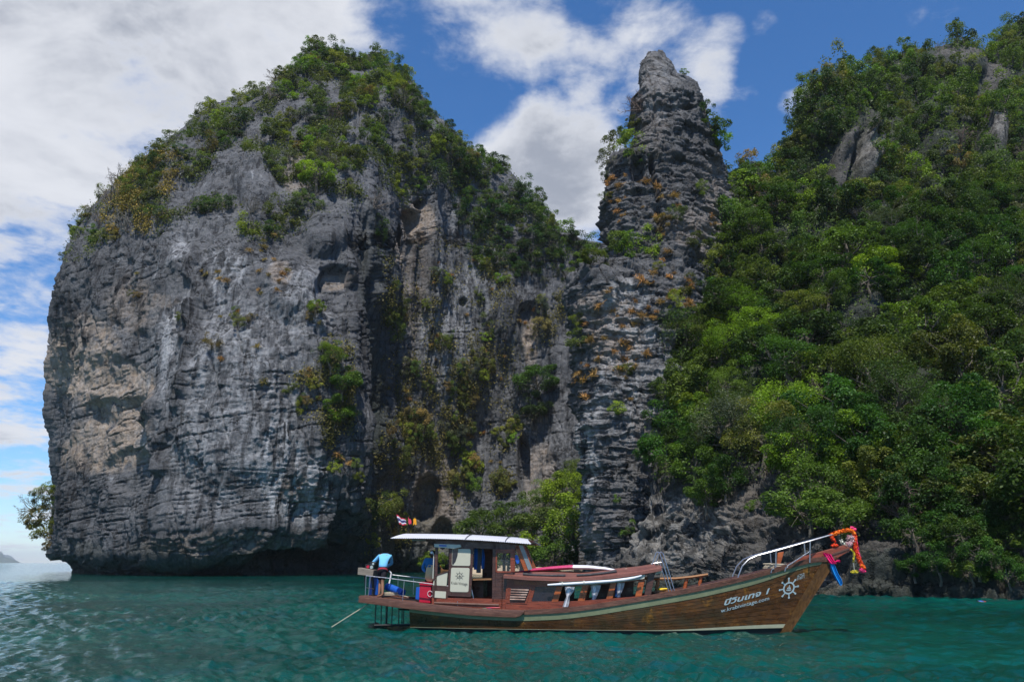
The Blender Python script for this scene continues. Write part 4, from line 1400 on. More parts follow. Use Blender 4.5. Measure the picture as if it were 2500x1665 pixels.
scatter(SH, HZ_UP, 298, 1.6, 3.2, 0.8, cb_up, HROCK, tries=20000)
carpet('undergrowth', SH, HZ_LOW + HZ_UP + [(2200, 300, 420, 260, 1)] + HZ_UP, 90000, 0.42, 'dense low growth and creepers between the trees of the right hill', (0.085, 0.130, 0.030), HROCK, 1.5, 4.0, -.4)


def cb_dead(P, n, r, px, py):
    v = 'upper' if py < 700 else 'middle' if py < 950 else 'lower'
    h = 'left' if px < 1850 else 'central' if px < 2150 else 'right'
    place_shrub(P + n * 1.4, n, r, 'twig2', f'dead grey branches among forest trees, {v} {h} slope', 'dead trees of the right hill', .4, 'dead_tree', TWIGS[VR.integers(2)], 'dead tree')


scatter(SH, HZ_LOW, 7, 1.4, 2.2, 4.0, cb_dead)
P, n = SH.at(1840, 1245)
place_shrub(P, n, .8, 'lime', 'single bright shrub on the bare rock ledges left of the bow rail', None, .6)
# ================================================================== BOAT
B_TH = math.radians(-9.0)
B_O = Vector((2.7118, 26.7126, 0.0))
B_AX = Vector((math.cos(B_TH), math.sin(B_TH), 0))
B_LAT = Vector((-math.sin(B_TH), math.cos(B_TH), 0))
EYE = Vector((0, 0, CAMZ))


def bl(px, py, yl):
    """boat-local point of a survey mark, on the lengthwise plane y = yl"""
    d = Vector(ray(px, py))
    t = ((B_O - EYE).dot(B_LAT) + yl) / d.dot(B_LAT)
    q = EYE + d * t - B_O
    return Vector((q.dot(B_AX), yl, q.z))


def plain(name, col, rough=0.5, metal=0.0, var=0.12, scale=6.0, spec=0.5, bump=0.0):
    M = Mat(name)
    v = M.coord()
    n = M.noise(v, scale, 5, 0.6)
    M.set(Base_Color=M.mix(n, tuple(c * (1 - var) for c in col), tuple(min(1, c * (1 + var)) for c in col)), Metallic=metal)
    M.put(M.b.inputs['Roughness'], M.smooth(M.noise(v, scale * 2.3, 4), 0.3, 0.7, max(0.02, rough - .08), min(1, rough + .1)))
    M.b.inputs['Specular IOR Level'].default_value = spec
    if bump:
        M.bump(n, 0.5, bump)
    return M.m


def wood(name, dark, mid, light, rough=0.34, grain=(1.2, 14, 14), wear=0.25):
    M = Mat(name)
    v = M.coord(grain)
    g = M.noise(v, 2.2, 6, 0.62, 0.8)
    base = M.ramp(g, [(0.28, dark), (0.52, mid), (0.75, light)])
    vb = M.coord()
    blot = M.noise(vb, 1.7, 5, 0.6)
    base = M.mix(M.smooth(blot, 0.52, 0.72, 0, 0.6), base, dark)
    base = M.mix(M.smooth(M.noise(vb, 6.5, 6, 0.7), 0.62, 0.78, 0, wear), base, tuple(min(1, c * 2.4 + .04) for c in light))
    M.set(Base_Color=base)
    M.put(M.b.inputs['Roughness'], M.smooth(M.noise(vb, 5, 4), 0.3, 0.7, rough - .12, rough + .18))
    M.bump(g, 0.35, 0.012)
    return M.m


def hull_wood():
    M = Mat('weathered_hull_planks')
    v = M.coord((0.9, 5, 7))
    g = M.noise(v, 2.0, 6, 0.65, 0.9)
    vb = M.coord()
    base = M.ramp(g, [(0.25, (0.024, 0.014, 0.006)), (0.5, (0.092, 0.037, 0.012)), (0.72, (0.19, 0.080, 0.022))])
    base = M.mix(M.smooth(M.noise(vb, 0.9, 5, 0.62, 0.4), 0.45, 0.68), base, M.mix(g, (0.026, 0.018, 0.010), (0.085, 0.058, 0.024)))
    base = M.mix(M.smooth(M.noise(M.coord((1, 1, 1), loc=(4, 2, 1)), 1.9, 6, 0.66, 0.5), 0.56, 0.72, 0, 0.85), base, (0.27, 0.125, 0.020))
    base = M.mix(M.smooth(M.noise(vb, 7.5, 6, 0.72), 0.66, 0.80, 0, 0.5), base, (0.20, 0.19, 0.16))
    oi = M.n('ShaderNodeObjectInfo')
    base = M.mix(1.0, base, M.ramp(oi.outputs['Random'], [(0, (0.7, 0.7, 0.7)), (1, (1.25, 1.2, 1.1))]), 'MULTIPLY')
    M.set(Base_Color=base)
    M.put(M.b.inputs['Roughness'], M.smooth(M.noise(vb, 4, 4), 0.3, 0.7, 0.2, 0.5))
    M.bump(g, 0.4, 0.015)
    return M.m


W_HULL = hull_wood()
W_RED = wood('red_brown_wood', (0.085, 0.020, 0.010), (0.22, 0.048, 0.022), (0.31, 0.078, 0.034))
W_DARK = wood('dark_brown_wood', (0.028, 0.012, 0.009), (0.070, 0.030, 0.022), (0.115, 0.050, 0.036))
W_RAIL = wood('worn_brown_rail', (0.050, 0.020, 0.013), (0.125, 0.052, 0.034), (0.23, 0.115, 0.070), .5, wear=.55)
W_ORNG = wood('lit_orange_varnish', (0.16, 0.036, 0.010), (0.34, 0.080, 0.018), (0.48, 0.135, 0.030), .35, wear=.1)  # cabin wood again, freshly varnished, its sunlit tone put into the colour
W_ROOF = wood('brown_painted_roof', (0.12, 0.045, 0.034), (0.20, 0.075, 0.056), (0.27, 0.110, 0.085), .45, wear=.2)
W_TAN = wood('tan_bench_wood', (0.14, 0.068, 0.028), (0.28, 0.135, 0.055), (0.40, 0.215, 0.100), .45)
W_BOX = wood('grey_box_wood', (0.11, 0.090, 0.070), (0.22, 0.185, 0.150), (0.33, 0.29, 0.245), .8)
M_GREEN = plain('pale_green_band', (0.185, 0.205, 0.115), 0.5, 0, 0.4, 5.0)
M_BLACK = plain('black_bottom_paint', (0.008, 0.009, 0.012), 0.5)
M_BOOT = plain('cream_boot_stripe', (0.42, 0.41, 0.28), 0.5, 0, .25)
M_CREAM = plain('cream_panel', (0.50, 0.48, 0.375), 0.45, 0, .06)
M_STEEL = plain('stainless_steel', (0.40, 0.40, 0.42), 0.36, 1.0, .05)
M_DARKROD = plain('dark_rod', (0.012, 0.011, 0.012), 0.5)
M_SHEET = plain('white_roof_sheet', (0.56, 0.56, 0.60), 0.4, 0, .1)
M_PANEL = plain('grey_solar_board', (0.33, 0.34, 0.38), 0.3)
M_CANVAS = plain('off_white_canvas', (0.50, 0.50, 0.43), 0.85, 0, .2)
M_WHITE = plain('white_cloth', (0.68, 0.68, 0.72), 0.9, 0, .08)
M_PINK = plain('magenta_board', (0.50, 0.045, 0.130), 0.3)
M_BRDW = plain('white_board', (0.78, 0.76, 0.80), 0.3, 0, .05)
M_NAVY = plain('blue_board_tip', (0.02, 0.05, 0.22), 0.35)
M_FOAM = plain('black_foam', (0.016, 0.016, 0.022), 0.6)
M_REDP = plain('red_plastic', (0.42, 0.006, 0.030), 0.35)
M_BLUEP = plain('blue_plastic', (0.008, 0.085, 0.42), 0.35)
M_BEIGEP = plain('beige_plastic', (0.56, 0.40, 0.20), 0.4, 0, .15)
M_ROPE = plain('pale_rope', (0.44, 0.38, 0.28), 0.95, 0, .3, 40)
M_PRINT = plain('pale_blue_lettering', (0.42, 0.52, 0.54), 0.5, 0, .2, 14)
M_PRINTK = plain('black_print', (0.012, 0.016, 0.020), 0.6)
M_GOLD = plain('faded_orange_lettering', (0.35, 0.115, 0.020), 0.6)
M_BCURT = plain('blue_cloth', (0.015, 0.110, 0.36), 0.9)
M_GCURT = plain('grey_brown_cloth', (0.12, 0.115, 0.12), 0.9)
M_PINKC = plain('hot_pink_cloth', (0.80, 0.010, 0.170), 0.7, 0, .1)
M_BLUEC = plain('sky_blue_cloth', (0.010, 0.27, 0.66), 0.7, 0, .15)
M_YEL = plain('yellow_plastic', (0.72, 0.50, 0.012), 0.5)
M_ENG = plain('dark_engine_metal', (0.035, 0.034, 0.036), 0.4, 0.6)
M_CHROME = plain('silver_engine_cap', (0.6, 0.6, 0.6), 0.25, 1.0)
M_DIM = plain('dark_tinted_window', (0.020, 0.018, 0.026), 0.18, 0, .3)


def glass(name, col=(0.10, 0.13, 0.14)):
    M = Mat(name)
    M.set(Base_Color=col, Roughness=0.04, IOR=1.45)
    M.b.inputs['Transmission Weight'].default_value = 0.0
    M.b.inputs['Alpha'].default_value = 0.14
    return M.m


M_GLASS = glass('window_glass')

boat = empty('tour_boat', B_O, B_TH)
tag(boat, 'wooden tour boat with white-roofed wheelhouse, curtained cabin and garlanded prow', 'boat')

# ---- hull form -------------------------------------------------------------
STEM_T, STEM_B = bl(2043, 1362, 0.0), bl(1922, 1551, 0.0)
SHEER = [(-7.60, 1.045, 0.98), (-6.5, 0.915, 1.05), (-5.24, 0.792, 1.12), (-3.8, 0.68, 1.18), (-2.3, 0.635, 1.2), (-1.0, 0.70, 1.2), (0.02, 0.826, 1.2), (1.0, 0.985, 1.18), (1.92, 1.135, 1.13), (3.18, 1.345, 1.02), (4.2, 1.56, .88),
         (5.09, 1.77, .72), (6.0, 2.01, .50), (6.86, 2.235, .27), (STEM_T.x, STEM_T.z + .02, .06)]
_sx = [q[0] for q in SHEER]


def smooth_tab(x, k):
    xs = np.linspace(-0.35, 0.35, 7)
    return np.mean([np.interp(np.asarray(x) + d, _sx, [q[k] for q in SHEER]) for d in xs], 0) if k == 1 else np.interp(x, _sx, [q[k] for q in SHEER])


zs = lambda x: smooth_tab(x, 1)
bs = lambda x: smooth_tab(x, 2)


def stem_x(z):
    t = (np.asarray(z) - STEM_B.z) / (STEM_T.z - STEM_B.z)
    return STEM_B.x + (STEM_T.x - STEM_B.x) * t


def hb(x, z):
    """half-breadth of the hull"""
    x, z = np.asarray(x, float), np.asarray(z, float)
    k = sstep(x, -1.5, 5.0)
    sh = np.clip(STEM_T.x - stem_x(z), 0, 3) * k
    dep = np.clip((zs(x) - z) / (zs(x) + 0.6), 0, 1)
    b = bs(np.minimum(x + sh, STEM_T.x)) * (1 - 0.24 * dep ** 1.6)
    stern = 1 - 0.22 * (1 - sstep(x, -6.2, -3.5)) * dep
    return np.maximum(b * stern, 0.05)


X0 = -5.95                                     # aft end of the planked hull
NX = 72


def zboot(x):                                  # upper edge of the black bottom, swept up at the bow
    return 0.10 + 0.17 * sstep(x, 1.5, 6.2)


def strip(zt, zb, off, thick, side, rows=2, x0=X0):
    """a bent plank between two heights, following the hull"""
    G, Gi = [], []
    u = np.linspace(0, 1, NX)
    for r in range(rows + 1):
        v = r / rows
        xe = None
        xx = x0 + (6.0 - x0) * u
        for _ in range(6):
            z = zt(xx) * (1 - v) + zb(xx) * v
            xe = stem_x(z[-1]) - 0.05
            xx = x0 + (xe - x0) * u
        z = zt(xx) * (1 - v) + zb(xx) * v
        b = hb(xx, z)
        G.append(np.stack([xx, side * (b + off), z], -1))
        Gi.append(np.stack([xx, side * (b + off - thick), z], -1))
    A, Bq = np.array(G), np.array(Gi)
    loop = np.concatenate([A, Bq[::-1], A[:1]], 0)
    mb = MB().grid(loop)
    n = len(loop)
    ends = [i * NX for i in range(n - 1)]
    mb.f += [tuple(ends), tuple(i + NX - 1 for i in ends[::-1])]
    mb.mi += [0, 0]
    return mb


hull = strip(lambda x: zs(x) - 0.02, lambda x: zs(x) * 0 - 0.55, -0.035, 0.03, -1, 10).build('hull', M_BLACK, boat, True)
far_hull = strip(lambda x: zs(x) - 0.02, lambda x: zs(x) * 0 - 0.55, -0.035, 0.03, 1, 10).build('hull_side', W_HULL, boat, True)
NST = 9
band_t = lambda x: zs(x) - 0.115
band_b = lambda x: zs(x) - 0.30 + 0.10 * sstep(x, 4.6, 7.2)
for j in range(NST):
    t0, t1 = j / NST, (j + 1) / NST
    top = lambda x, t=t0: band_b(x) * (1 - t) + zboot(x) * t - 0.004
    bot = lambda x, t=t1: band_b(x) * (1 - t) + zboot(x) * t + 0.004
    strip(top, bot, 0.004 + 0.006 * random.random(), 0.035, -1).build('plank', W_HULL, hull, True)
strip(band_t, band_b, 0.018, 0.05, -1).build('green_band', M_GREEN, boat, True)
strip(lambda x: zboot(x) - .003, lambda x: zboot(x) - 0.10 * sstep(x, 1.0, 6.0) - 0.012, 0.012, 0.04, -1).build('boot_stripe', M_BOOT, boat, True)
for sd, nm in ((-1, 'gunwale'), (1, 'gunwale')):
    strip(lambda x: zs(x) + 0.03, lambda x: zs(x) - 0.115, 0.05, 0.14, sd, 3).build(nm, W_RAIL if sd < 0 else W_DARK, boat, True)
# heavy rubbing beam along the after half and round the stern platform
for sd in (-1, 1):
    xx = np.linspace(-7.6, -2.15, 40)
    tap = np.minimum(1, (-2.15 - xx) / 0.25 + .25)
    r_ = []
    for (dy, dz_) in ((0.02, 0.035), (0.085, 0.03), (0.10, -0.05), (0.085, -0.19), (0.0, -0.2), (-.06, -.1), (-.06, 0.03), (0.02, .035)):
        r_.append(np.stack([xx, sd * (bs(xx) + 0.03 + dy), zs(xx) + dz_ * tap], -1))
    mb = MB().grid(np.array(r_))
    m_ = len(r_) - 1
    mb.f += [tuple(i * 40 for i in range(m_)), tuple(i * 40 + 39 for i in range(m_))[::-1]]
    mb.mi += [0, 0]
    mb.build('rubbing_beam', W_RAIL, boat, True)
MB().box((-7.62, 0, 0.945), (0.10, 2.14, 0.21)).build('stern_beam', W_RAIL, boat, bevel=.012)
# transom and stempost
MB().prism([(X0 - .02, -hb(X0, 0.6) + .02, 0.62), (X0 - .02, hb(X0, .6) - .02, .62), (X0 + .12, hb(X0, 0.) - .02, -.1), (X0 + .2, .3, -.55), (X0 + .2, -.3, -.55), (X0 + .12, -hb(X0, 0.) + .02, -.1)], (0, 0, 0), (.06, 0, 0)).build('transom', W_HULL, boat)
sd_ = (STEM_T - STEM_B).normalized()
fw = Vector((sd_.z, 0, -sd_.x))
zz = np.linspace(-.5, STEM_T.z + .02, 30)
rows = []
for sd in (-1, 1):
    us = np.linspace(0, 1, 6) if sd < 0 else np.linspace(1, 0, 6)
    for u in us:
        xx = stem_x(zz) - .40 * (1 - u) * (.75 + .25 * sstep(zz, 0, 2)) + .03 * u
        rows.append(np.stack([xx, sd * (hb(np.minimum(xx, stem_x(zz) - .02), zz) + .028 - .02 * u), zz], -1))
MB().grid(np.array(rows)).build('stempost', wood('brown_stempost', (0.045, 0.020, 0.008), (0.13, 0.058, 0.018), (0.21, 0.10, 0.032), .4, (6, 14, 1.2)), boat, True)
# the long prow timber
p0, p1 = bl(1935, 1388, 0.0), bl(2071, 1339, 0.0)
dv = (p1 - p0).normalized()
nv_ = Vector((-dv.z, 0, dv.x))
MB().prism([p0 - nv_ * .02, p0 + nv_ * .16, p0 + dv * .45 + nv_ * .24, p1 + nv_ * .14, p1 + dv * .06 - nv_ * .06, p1 - dv * 1.1 - nv_ * .26, p0 + dv * .6 - nv_ * .1], (0, -.09, 0), (0, .09, 0)).build('prow', W_RED, boat, bevel=.015)
MB().prism([p0 + dv * .5 - nv_ * .015, p0 + dv * .5 + nv_ * .03, p1 + nv_ * .03, p1 - nv_ * .015], (0, -.12, 0), (0, .12, 0)).build('prow_moulding', W_RAIL, boat)
# decks
dx = np.linspace(-7.58, STEM_T.x - .3, 70)
G = np.stack([np.stack([dx, s * (bs(dx) - .03), zs(dx) - 0.03 + .03 * (1 - s * s)], -1) for s in np.linspace(-1, 1, 9)])
for (a, b) in ((-7.58, -2.62), (1.85, STEM_T.x - .3)):
    m = (dx >= a - .1) & (dx <= b + .1)
    MB().grid(G[:, m]).build('deck', W_RAIL, boat, True)
MB().box((-.35, 0, .22), (4.6, 1.9, .05)).build('cabin_floor', W_DARK, boat)

# ---- passenger cabin ---------------------------------------------------------
YC = 1.06


def poly(pts, y):
    return [bl(px, py, y) for (px, py) in pts]


def both(name, pts, mat, th=0.05, bev=0.006, y=YC, far=True, parent=None):
    """a flat joinery piece on the near side and its twin on the far side"""
    base = poly(pts, -y)
    o = MB().prism(base, (0, 0, 0), (0, th, 0)).build(name, mat, parent or boat, bevel=bev)
    if far:
        fb = [Vector((p.x, y, p.z)) for p in base]
        MB().prism(fb, (0, 0, 0), (0, -th, 0)).build(name, mat, parent or boat, bevel=bev)
    return o


both('side_panel', [(1233, 1469), (1290, 1468), (1361, 1467.5), (1412, 1466.5), (1482, 1461.5), (1552, 1455.5), (1580, 1452), (1590, 1462), (1480, 1480), (1380, 1490), (1236, 1497)], W_RED)
both('header_beam', [(1236, 1409), (1380, 1414), (1480, 1408), (1566, 1398), (1566, 1417), (1492, 1424), (1423, 1430), (1372, 1432), (1238, 1431)], W_RED)
both('post', [(1236, 1431), (1247, 1431), (1243, 1470), (1233, 1470)], W_RED, .06)
both('post', [(1292, 1430), (1308, 1430), (1297, 1470), (1281, 1470)], W_RED, .06)
for q in ([(1359, 1431), (1374, 1431), (1362, 1469), (1346, 1469)], [(1422, 1429), (1437, 1428), (1427, 1467), (1410, 1468)], [(1491, 1423), (1505.5, 1421), (1495.5, 1460), (1479.5, 1462)], [(1561, 1412), (1575, 1410), (1566, 1456), (1550, 1458)]):
    both('post', q, W_ORNG, .07)
both('dark_post', [(1584, 1394), (1601, 1390), (1589, 1452), (1573, 1454)], W_DARK, .1, y=.98)
lf = both('louvre_frame', [(1239, 1431), (1299, 1432), (1286, 1474), (1236, 1472)], W_RED, .03, y=1.075, far=False)
MB().prism(poly([(1248, 1435), (1292.5, 1436.5), (1281, 1467), (1244.5, 1466)], -1.108), (0, 0, 0), (0, .028, 0)).build('vent_shade_plate', M_BLACK, lf)  # solid black plate painting the shade between the slats
for k in range(5):
    t = (k + .75) / 5.2
    a = bl(1248 - 3.5 * t, 1435 + 31 * t, -1.118)
    b = bl(1292.5 - 11.5 * t, 1436.5 + 30.5 * t, -1.118)
    MB().prism([a, b, b + Vector((0, .02, .035)), a + Vector((0, .02, .035))], (0, -.012, 0), (0, .006, -.004)).build('slat', W_RAIL, lf)
MB().prism(poly([(1307, 1432), (1360, 1432), (1348, 1467), (1296, 1467.5)], -1.035), (0, 0, 0), (0, .02, 0)).build('tinted_window', M_DIM, boat)
MB().box(((bl(1236, 1440, 0).x + .03), 0, .95), (.05, 2.0, 1.5)).build('bulkhead', W_DARK, boat)
for y_ in (-.62, .62):
    MB().box((-.3, y_, .45), (4.1, .5, .08)).box((-.3, y_, .33), (4.0, .1, .2)).build('bench', W_DARK, boat, bevel=.01)

for q in ([(1358, 1428), (1404, 1428), (1400, 1475), (1352, 1475)], [(1458, 1422), (1497, 1420), (1490, 1470), (1452, 1470)], [(1502, 1418), (1548, 1414), (1545, 1466), (1497, 1466)]):  # dark sheets added inside, standing for the cabin's shade behind the windows
    MB().prism(poly(q, .5), (0, 0, 0), (0, .04, 0)).build('shade_panel', W_DARK, boat, bevel=.008)

# roof of the passenger cabin: a cambered slab with a raised trunk on top
RT = [(1229, 1404), (1290, 1409), (1380, 1412), (1440, 1409.5), (1500, 1404), (1560, 1396), (1616, 1386)]
rp = [bl(a, b, -1.24) for a, b in RT]
rx = np.linspace(rp[0].x, rp[-1].x, 44)
rz = np.interp(rx, [p.x for p in rp], [p.z for p in rp])
ys_ = np.linspace(-1, 1, 13)
wr = 1.24 - .22 * sstep(rx, 1.0, 2.6)
top = np.stack([np.stack([rx, y_ * wr, rz + .10 * (1 - y_ ** 2)], -1) for y_ in ys_])
bot = top.copy()
bot[..., 2] -= .085
loop = np.concatenate([top, bot[::-1], top[:1]], 0)
mb = MB().grid(loop)
n_ = len(loop) - 1
mb.f += [tuple(i * 44 for i in range(n_)), tuple(i * 44 + 43 for i in range(n_))[::-1]]
mb.mi += [0, 0]
mb.build('cabin_roof', W_ROOF, boat, True)
trunk = [(1250, 1399, 1404), (1330, 1397, 1407), (1420, 1400, 1409), (1510, 1391, 1402), (1560, 1386, 1395), (1600, 1379, 1388)]
tx_ = [bl(a, b, -.95) for a, b, c in trunk]
ux = np.linspace(tx_[0].x, tx_[-1].x, 30)
uz = np.interp(ux, [p.x for p in tx_], [p.z for p in tx_])
tt = np.stack([np.stack([ux, np.full_like(ux, yy), uz + dz_], -1) for yy, dz_ in ((-.98, -.25), (-.95, 0), (-.9, .015), (0, .05), (.9, .015), (.95, 0), (.98, -.25))])
mb = MB().grid(tt)
mb.f += [tuple(i * 30 for i in range(7)), tuple(i * 30 + 29 for i in range(7))[::-1]]
mb.mi += [0, 0]
mb.build('roof_trunk', W_ROOF, boat, True)
# canvas valance and the rolled side curtain tied along it
MB().prism(poly([(1364, 1418), (1440, 1417), (1510, 1411), (1575, 1402), (1573, 1412), (1510, 1421), (1440, 1427), (1366, 1429)], -1.115), (0, 0, 0), (0, .02, 0)).build('canvas_valance', M_CANVAS, boat)
cr_pts = [bl(a, b, -1.275) for a, b in ((1337, 1427.5), (1365, 1426), (1400, 1424), (1440, 1421.5), (1490, 1418), (1530, 1413.5), (1550, 1409.5), (1567, 1404.5))]
MB().tube(cr_pts, [.028, .04, .042, .044, .042, .046, .036, .02], 9).build('rolled_canvas', M_WHITE, boat, True)
for a, b in ((1373, 1425), (1426, 1422)):
    c = bl(a, b, -1.275)
    MB().tube([c - Vector((.02, 0, 0)), c + Vector((.02, 0, 0))], .062, 9).build('canvas_tie', M_CANVAS, boat)
MB().prism(poly([(1590, 1393), (1613, 1388), (1617, 1396), (1612, 1399), (1594, 1404)], -.9), (0, -.05, 0), (0, .12, 0)).build('white_fairing', M_CANVAS, boat, bevel=.015)


def curtain(name, rows, y, mat, parent, folds=7, amp=.03):
    """gathered cloth: rows of (left px, right px, py)"""
    G = []
    R = np.array(rows, float)
    for v in np.linspace(0, 1, 26):
        l, r, h = (np.interp(v, np.linspace(0, 1, len(R)), R[:, k]) for k in range(3))
        a, b = bl(l, h, y), bl(r, h, y)
        row = []
        for u in np.linspace(0, 1, 46):
            p = a.lerp(b, u)
            w = (b - a).length
            row.append((p.x, p.y + amp * math.sin(u * folds * 6.28 + .8 * math.sin(v * 5)) * (.6 + .4 * math.sin(u * 9 + 1)) - .03 * (1 - (2 * u - 1) ** 2), p.z))
        G.append(row)
    o = MB().grid(np.array(G)).build(name, mat, parent, True)
    return o


curtain('curtain', [(1379, 1403, 1431.5), (1380, 1402, 1440), (1381, 1397, 1448), (1382.5, 1391, 1456), (1379, 1390, 1464), (1376, 1389.5, 1472), (1373.5, 1387, 1481)], -1.13, M_WHITE, boat)
curtain('curtain', [(1441, 1467, 1428), (1443, 1465, 1436), (1444, 1461, 1446), (1446, 1457, 1456), (1444, 1453.5, 1463.5)], -.98, M_WHITE, boat)
curtain('curtain', [(1505, 1525, 1422), (1505.5, 1523, 1432), (1505.5, 1519, 1443), (1506.5, 1514.5, 1451), (1505, 1515, 1458)], -.98, M_WHITE, boat)
curtain('blue_curtain', [(1503, 1507, 1424), (1502, 1507, 1440), (1502, 1506, 1456)], -.93, M_BCURT, boat, 2, .02)

# ---- wheelhouse ------------------------------------------------------------------
YW = 1.0
both('wheelhouse_base', [(1054, 1458), (1236, 1462), (1236, 1494), (1054, 1482)], W_RED, y=YW)
both('corner_post', [(1062, 1333), (1069, 1333), (1066, 1470), (1059, 1470)], W_DARK, .07, y=YW)
both('corner_post', [(1203, 1328), (1211, 1328), (1208, 1470), (1201, 1470)], W_DARK, .07, y=YW)
both('header', [(1064, 1318), (1262, 1328), (1268, 1341), (1211, 1341), (1064, 1333)], W_DARK, .05, y=YW)
both('side_board', [(1210, 1395), (1254, 1395), (1252, 1402), (1238, 1410), (1238, 1470), (1208, 1470)], W_DARK, .05, y=YW)
wf = MB().prism(poly([(1210, 1340), (1256, 1340), (1254, 1350), (1211, 1350)], -YW), (0, 0, 0), (0, .05, 0)).build('window_frame', W_RED, boat)
for q in ([(1210, 1350), (1213.5, 1350), (1213.5, 1396), (1210, 1396)], [(1246, 1350), (1256, 1350), (1254, 1396), (1246, 1396)], [(1213, 1393), (1247, 1394), (1247, 1398), (1213, 1398)]):
    MB().prism(poly(q, -YW - .012), (0, 0, 0), (0, .06, 0)).build('window_frame', W_RED, boat, bevel=.006)
MB().prism(poly([(1213, 1349), (1247, 1350), (1247, 1394), (1213, 1393)], -YW + .03), (0, 0, 0), (0, .006, 0)).build('window_pane', M_GLASS, boat)
MB().prism([Vector((p.x, YW, p.z)) for p in poly([(1246, 1345), (1256, 1345), (1254, 1396), (1246, 1396)], -YW)], (0, 0, 0), (0, -.05, 0)).build('window_frame', W_RED, boat)
# raked windscreen: side triangle, pillar, glass
both('windscreen_pillar', [(1256, 1332), (1266, 1332), (1292, 1392), (1280, 1393)], W_ORNG, .06, y=YW)
both('side_frame', [(1253, 1340), (1257, 1340), (1257, 1396), (1252, 1396)], W_RED, .05, y=YW)
MB().prism(poly([(1257, 1345), (1263, 1350), (1281, 1392), (1256, 1393)], -YW + .03), (0, 0, 0), (0, .006, 0)).build('quarter_window', M_GLASS, boat)
MB().prism(poly([(1257, 1355), (1261, 1353), (1265, 1357), (1268, 1368), (1267, 1374), (1262, 1376), (1258, 1366)], -YW + .02), (0, 0, 0), (0, .006, 0)).build('painted_reflection', M_BLUEP, boat)  # flat blue shape laid on the pane to paint its reflection
a, b, c, d = bl(1267, 1331, -YW), bl(1277, 1331, -YW), bl(1300, 1389, -YW), bl(1290, 1391, -YW)
MB().prism([a, Vector((a.x, YW, a.z)), Vector((d.x, YW, d.z)), d], (0, 0, 0), (.012, 0, .004)).build('windscreen', M_GLASS, boat)
MB().prism([a, b, c, d], (0, -.02, 0), (0, .01, 0)).build('windscreen_wing', plain('tinted_wing_glass', (0.16, 0.20, 0.22), 0.12, 0, .3), boat)
MB().tube([Vector((a.x, 0, a.z)), Vector((d.x, 0, d.z))], .03, 6).build('windscreen_mullion', W_ORNG, boat)
# aft quarter: cream curved panel
both('quarter_panel', [(1057, 1428), (1058.5, 1416), (1062, 1408), (1070, 1403), (1093, 1395.5), (1090, 1430)], M_CREAM, .03, y=YW)
both('quarter_trim', [(1057, 1416), (1060, 1407), (1068, 1401.5), (1094, 1393), (1094, 1396.5), (1070, 1404), (1063, 1409), (1060, 1417)], W_DARK, .045, y=YW + .012)
both('quarter_board', [(1055, 1428), (1094, 1430), (1093, 1462), (1055, 1460)], W_DARK, .04, y=YW)
MB().prism(poly([(1062, 1442), (1089, 1443.5), (1088, 1460), (1061, 1458)], -YW - .012), (0, 0, 0), (0, .02, 0)).build('cream_hatch', M_CREAM, boat)
# the sliding door with its panels
DY = YW + .03
door = MB().prism(poly([(1098, 1334), (1156, 1337), (1150, 1457), (1093, 1454)], -DY), (0, 0, 0), (0, .025, 0)).build('door', W_DARK, boat, bevel=.005)


def rounded(px0, py0, px1, py1, skew, r, y, slope=0.02):
    pts = []
    for (cx_, cy_, a0) in ((px1 - r, py0 + r, -90), (px1 - r, py1 - r, 0), (px0 + r, py1 - r, 90), (px0 + r, py0 + r, 180)):
        for k in range(5):
            a_ = math.radians(a0 + k * 22.5)
            X_, Y_ = cx_ + r * math.cos(a_), cy_ + r * math.sin(a_)
            pts.append(bl(X_ + skew * (Y_ - py0), Y_ + slope * (X_ - px0), y))
    return pts


MB().prism(rounded(1104, 1339, 1149, 1380, -.03, 4, -DY - .012), (0, 0, 0), (0, .012, 0)).build('door_panel', M_CREAM, door)
MB().prism(rounded(1101.5, 1385, 1146.5, 1444, -.05, 4, -DY - .012), (0, 0, 0), (0, .012, 0)).build('door_panel', M_CREAM, door)
MB().prism([bl(x_, y_, -DY - .016) for x_, y_ in ((1104.5, 1342), (1108, 1339.5), (1119, 1339.5), (1117, 1356), (1112, 1371), (1106, 1379), (1103.6, 1376))], (0, 0, 0), (0, .004, 0)).build('glass_crescent', M_DIM, door)
# under-roof rolled banner and dark lintel
MB().prism(poly([(1060, 1327), (1124, 1329), (1126, 1335), (1108, 1339), (1060, 1335)], -1.12), (0, 0, 0), (0, .08, 0)).build('banner_board', M_CANVAS, boat, bevel=.01)
MB().prism(poly([(1072, 1329.5), (1090, 1330), (1090, 1333.5), (1072, 1333)], -1.13), (0, 0, 0), (0, .01, 0)).build('banner_print', M_BLUEP, boat)
# interior: shelf, lockers, hanging cloths, far side
MB().prism(poly([(1152, 1412), (1203, 1411), (1203, 1415), (1152, 1416)], -.5), (0, -.25, 0), (0, .8, 0)).build('shelf', W_TAN, boat)
MB().prism(poly([(1152, 1416), (1180, 1416), (1180, 1458), (1152, 1458)], -.2), (0, 0, 0), (0, .7, 0)).build('locker', W_DARK, boat)
MB().prism([Vector((p.x, YW, p.z)) for p in poly([(1150, 1334), (1180, 1334), (1176, 1470), (1148, 1470)], -YW)], (0, 0, 0), (0, -.04, 0)).build('wall_panel', W_DARK, boat)
curtain('blue_cloth', [(1157, 1166, 1336), (1157, 1166, 1360), (1157, 1165, 1390)], -.7, M_BCURT, boat, 4, .02)
curtain('grey_cloth', [(1163, 1175, 1336), (1163, 1175, 1360), (1163, 1174, 1398)], -.6, M_GCURT, boat, 4, .02)
curtain('blue_cloth', [(1176, 1181, 1340), (1176, 1184, 1360), (1175, 1182, 1388)], -.6, M_BCURT, boat, 3, .02)

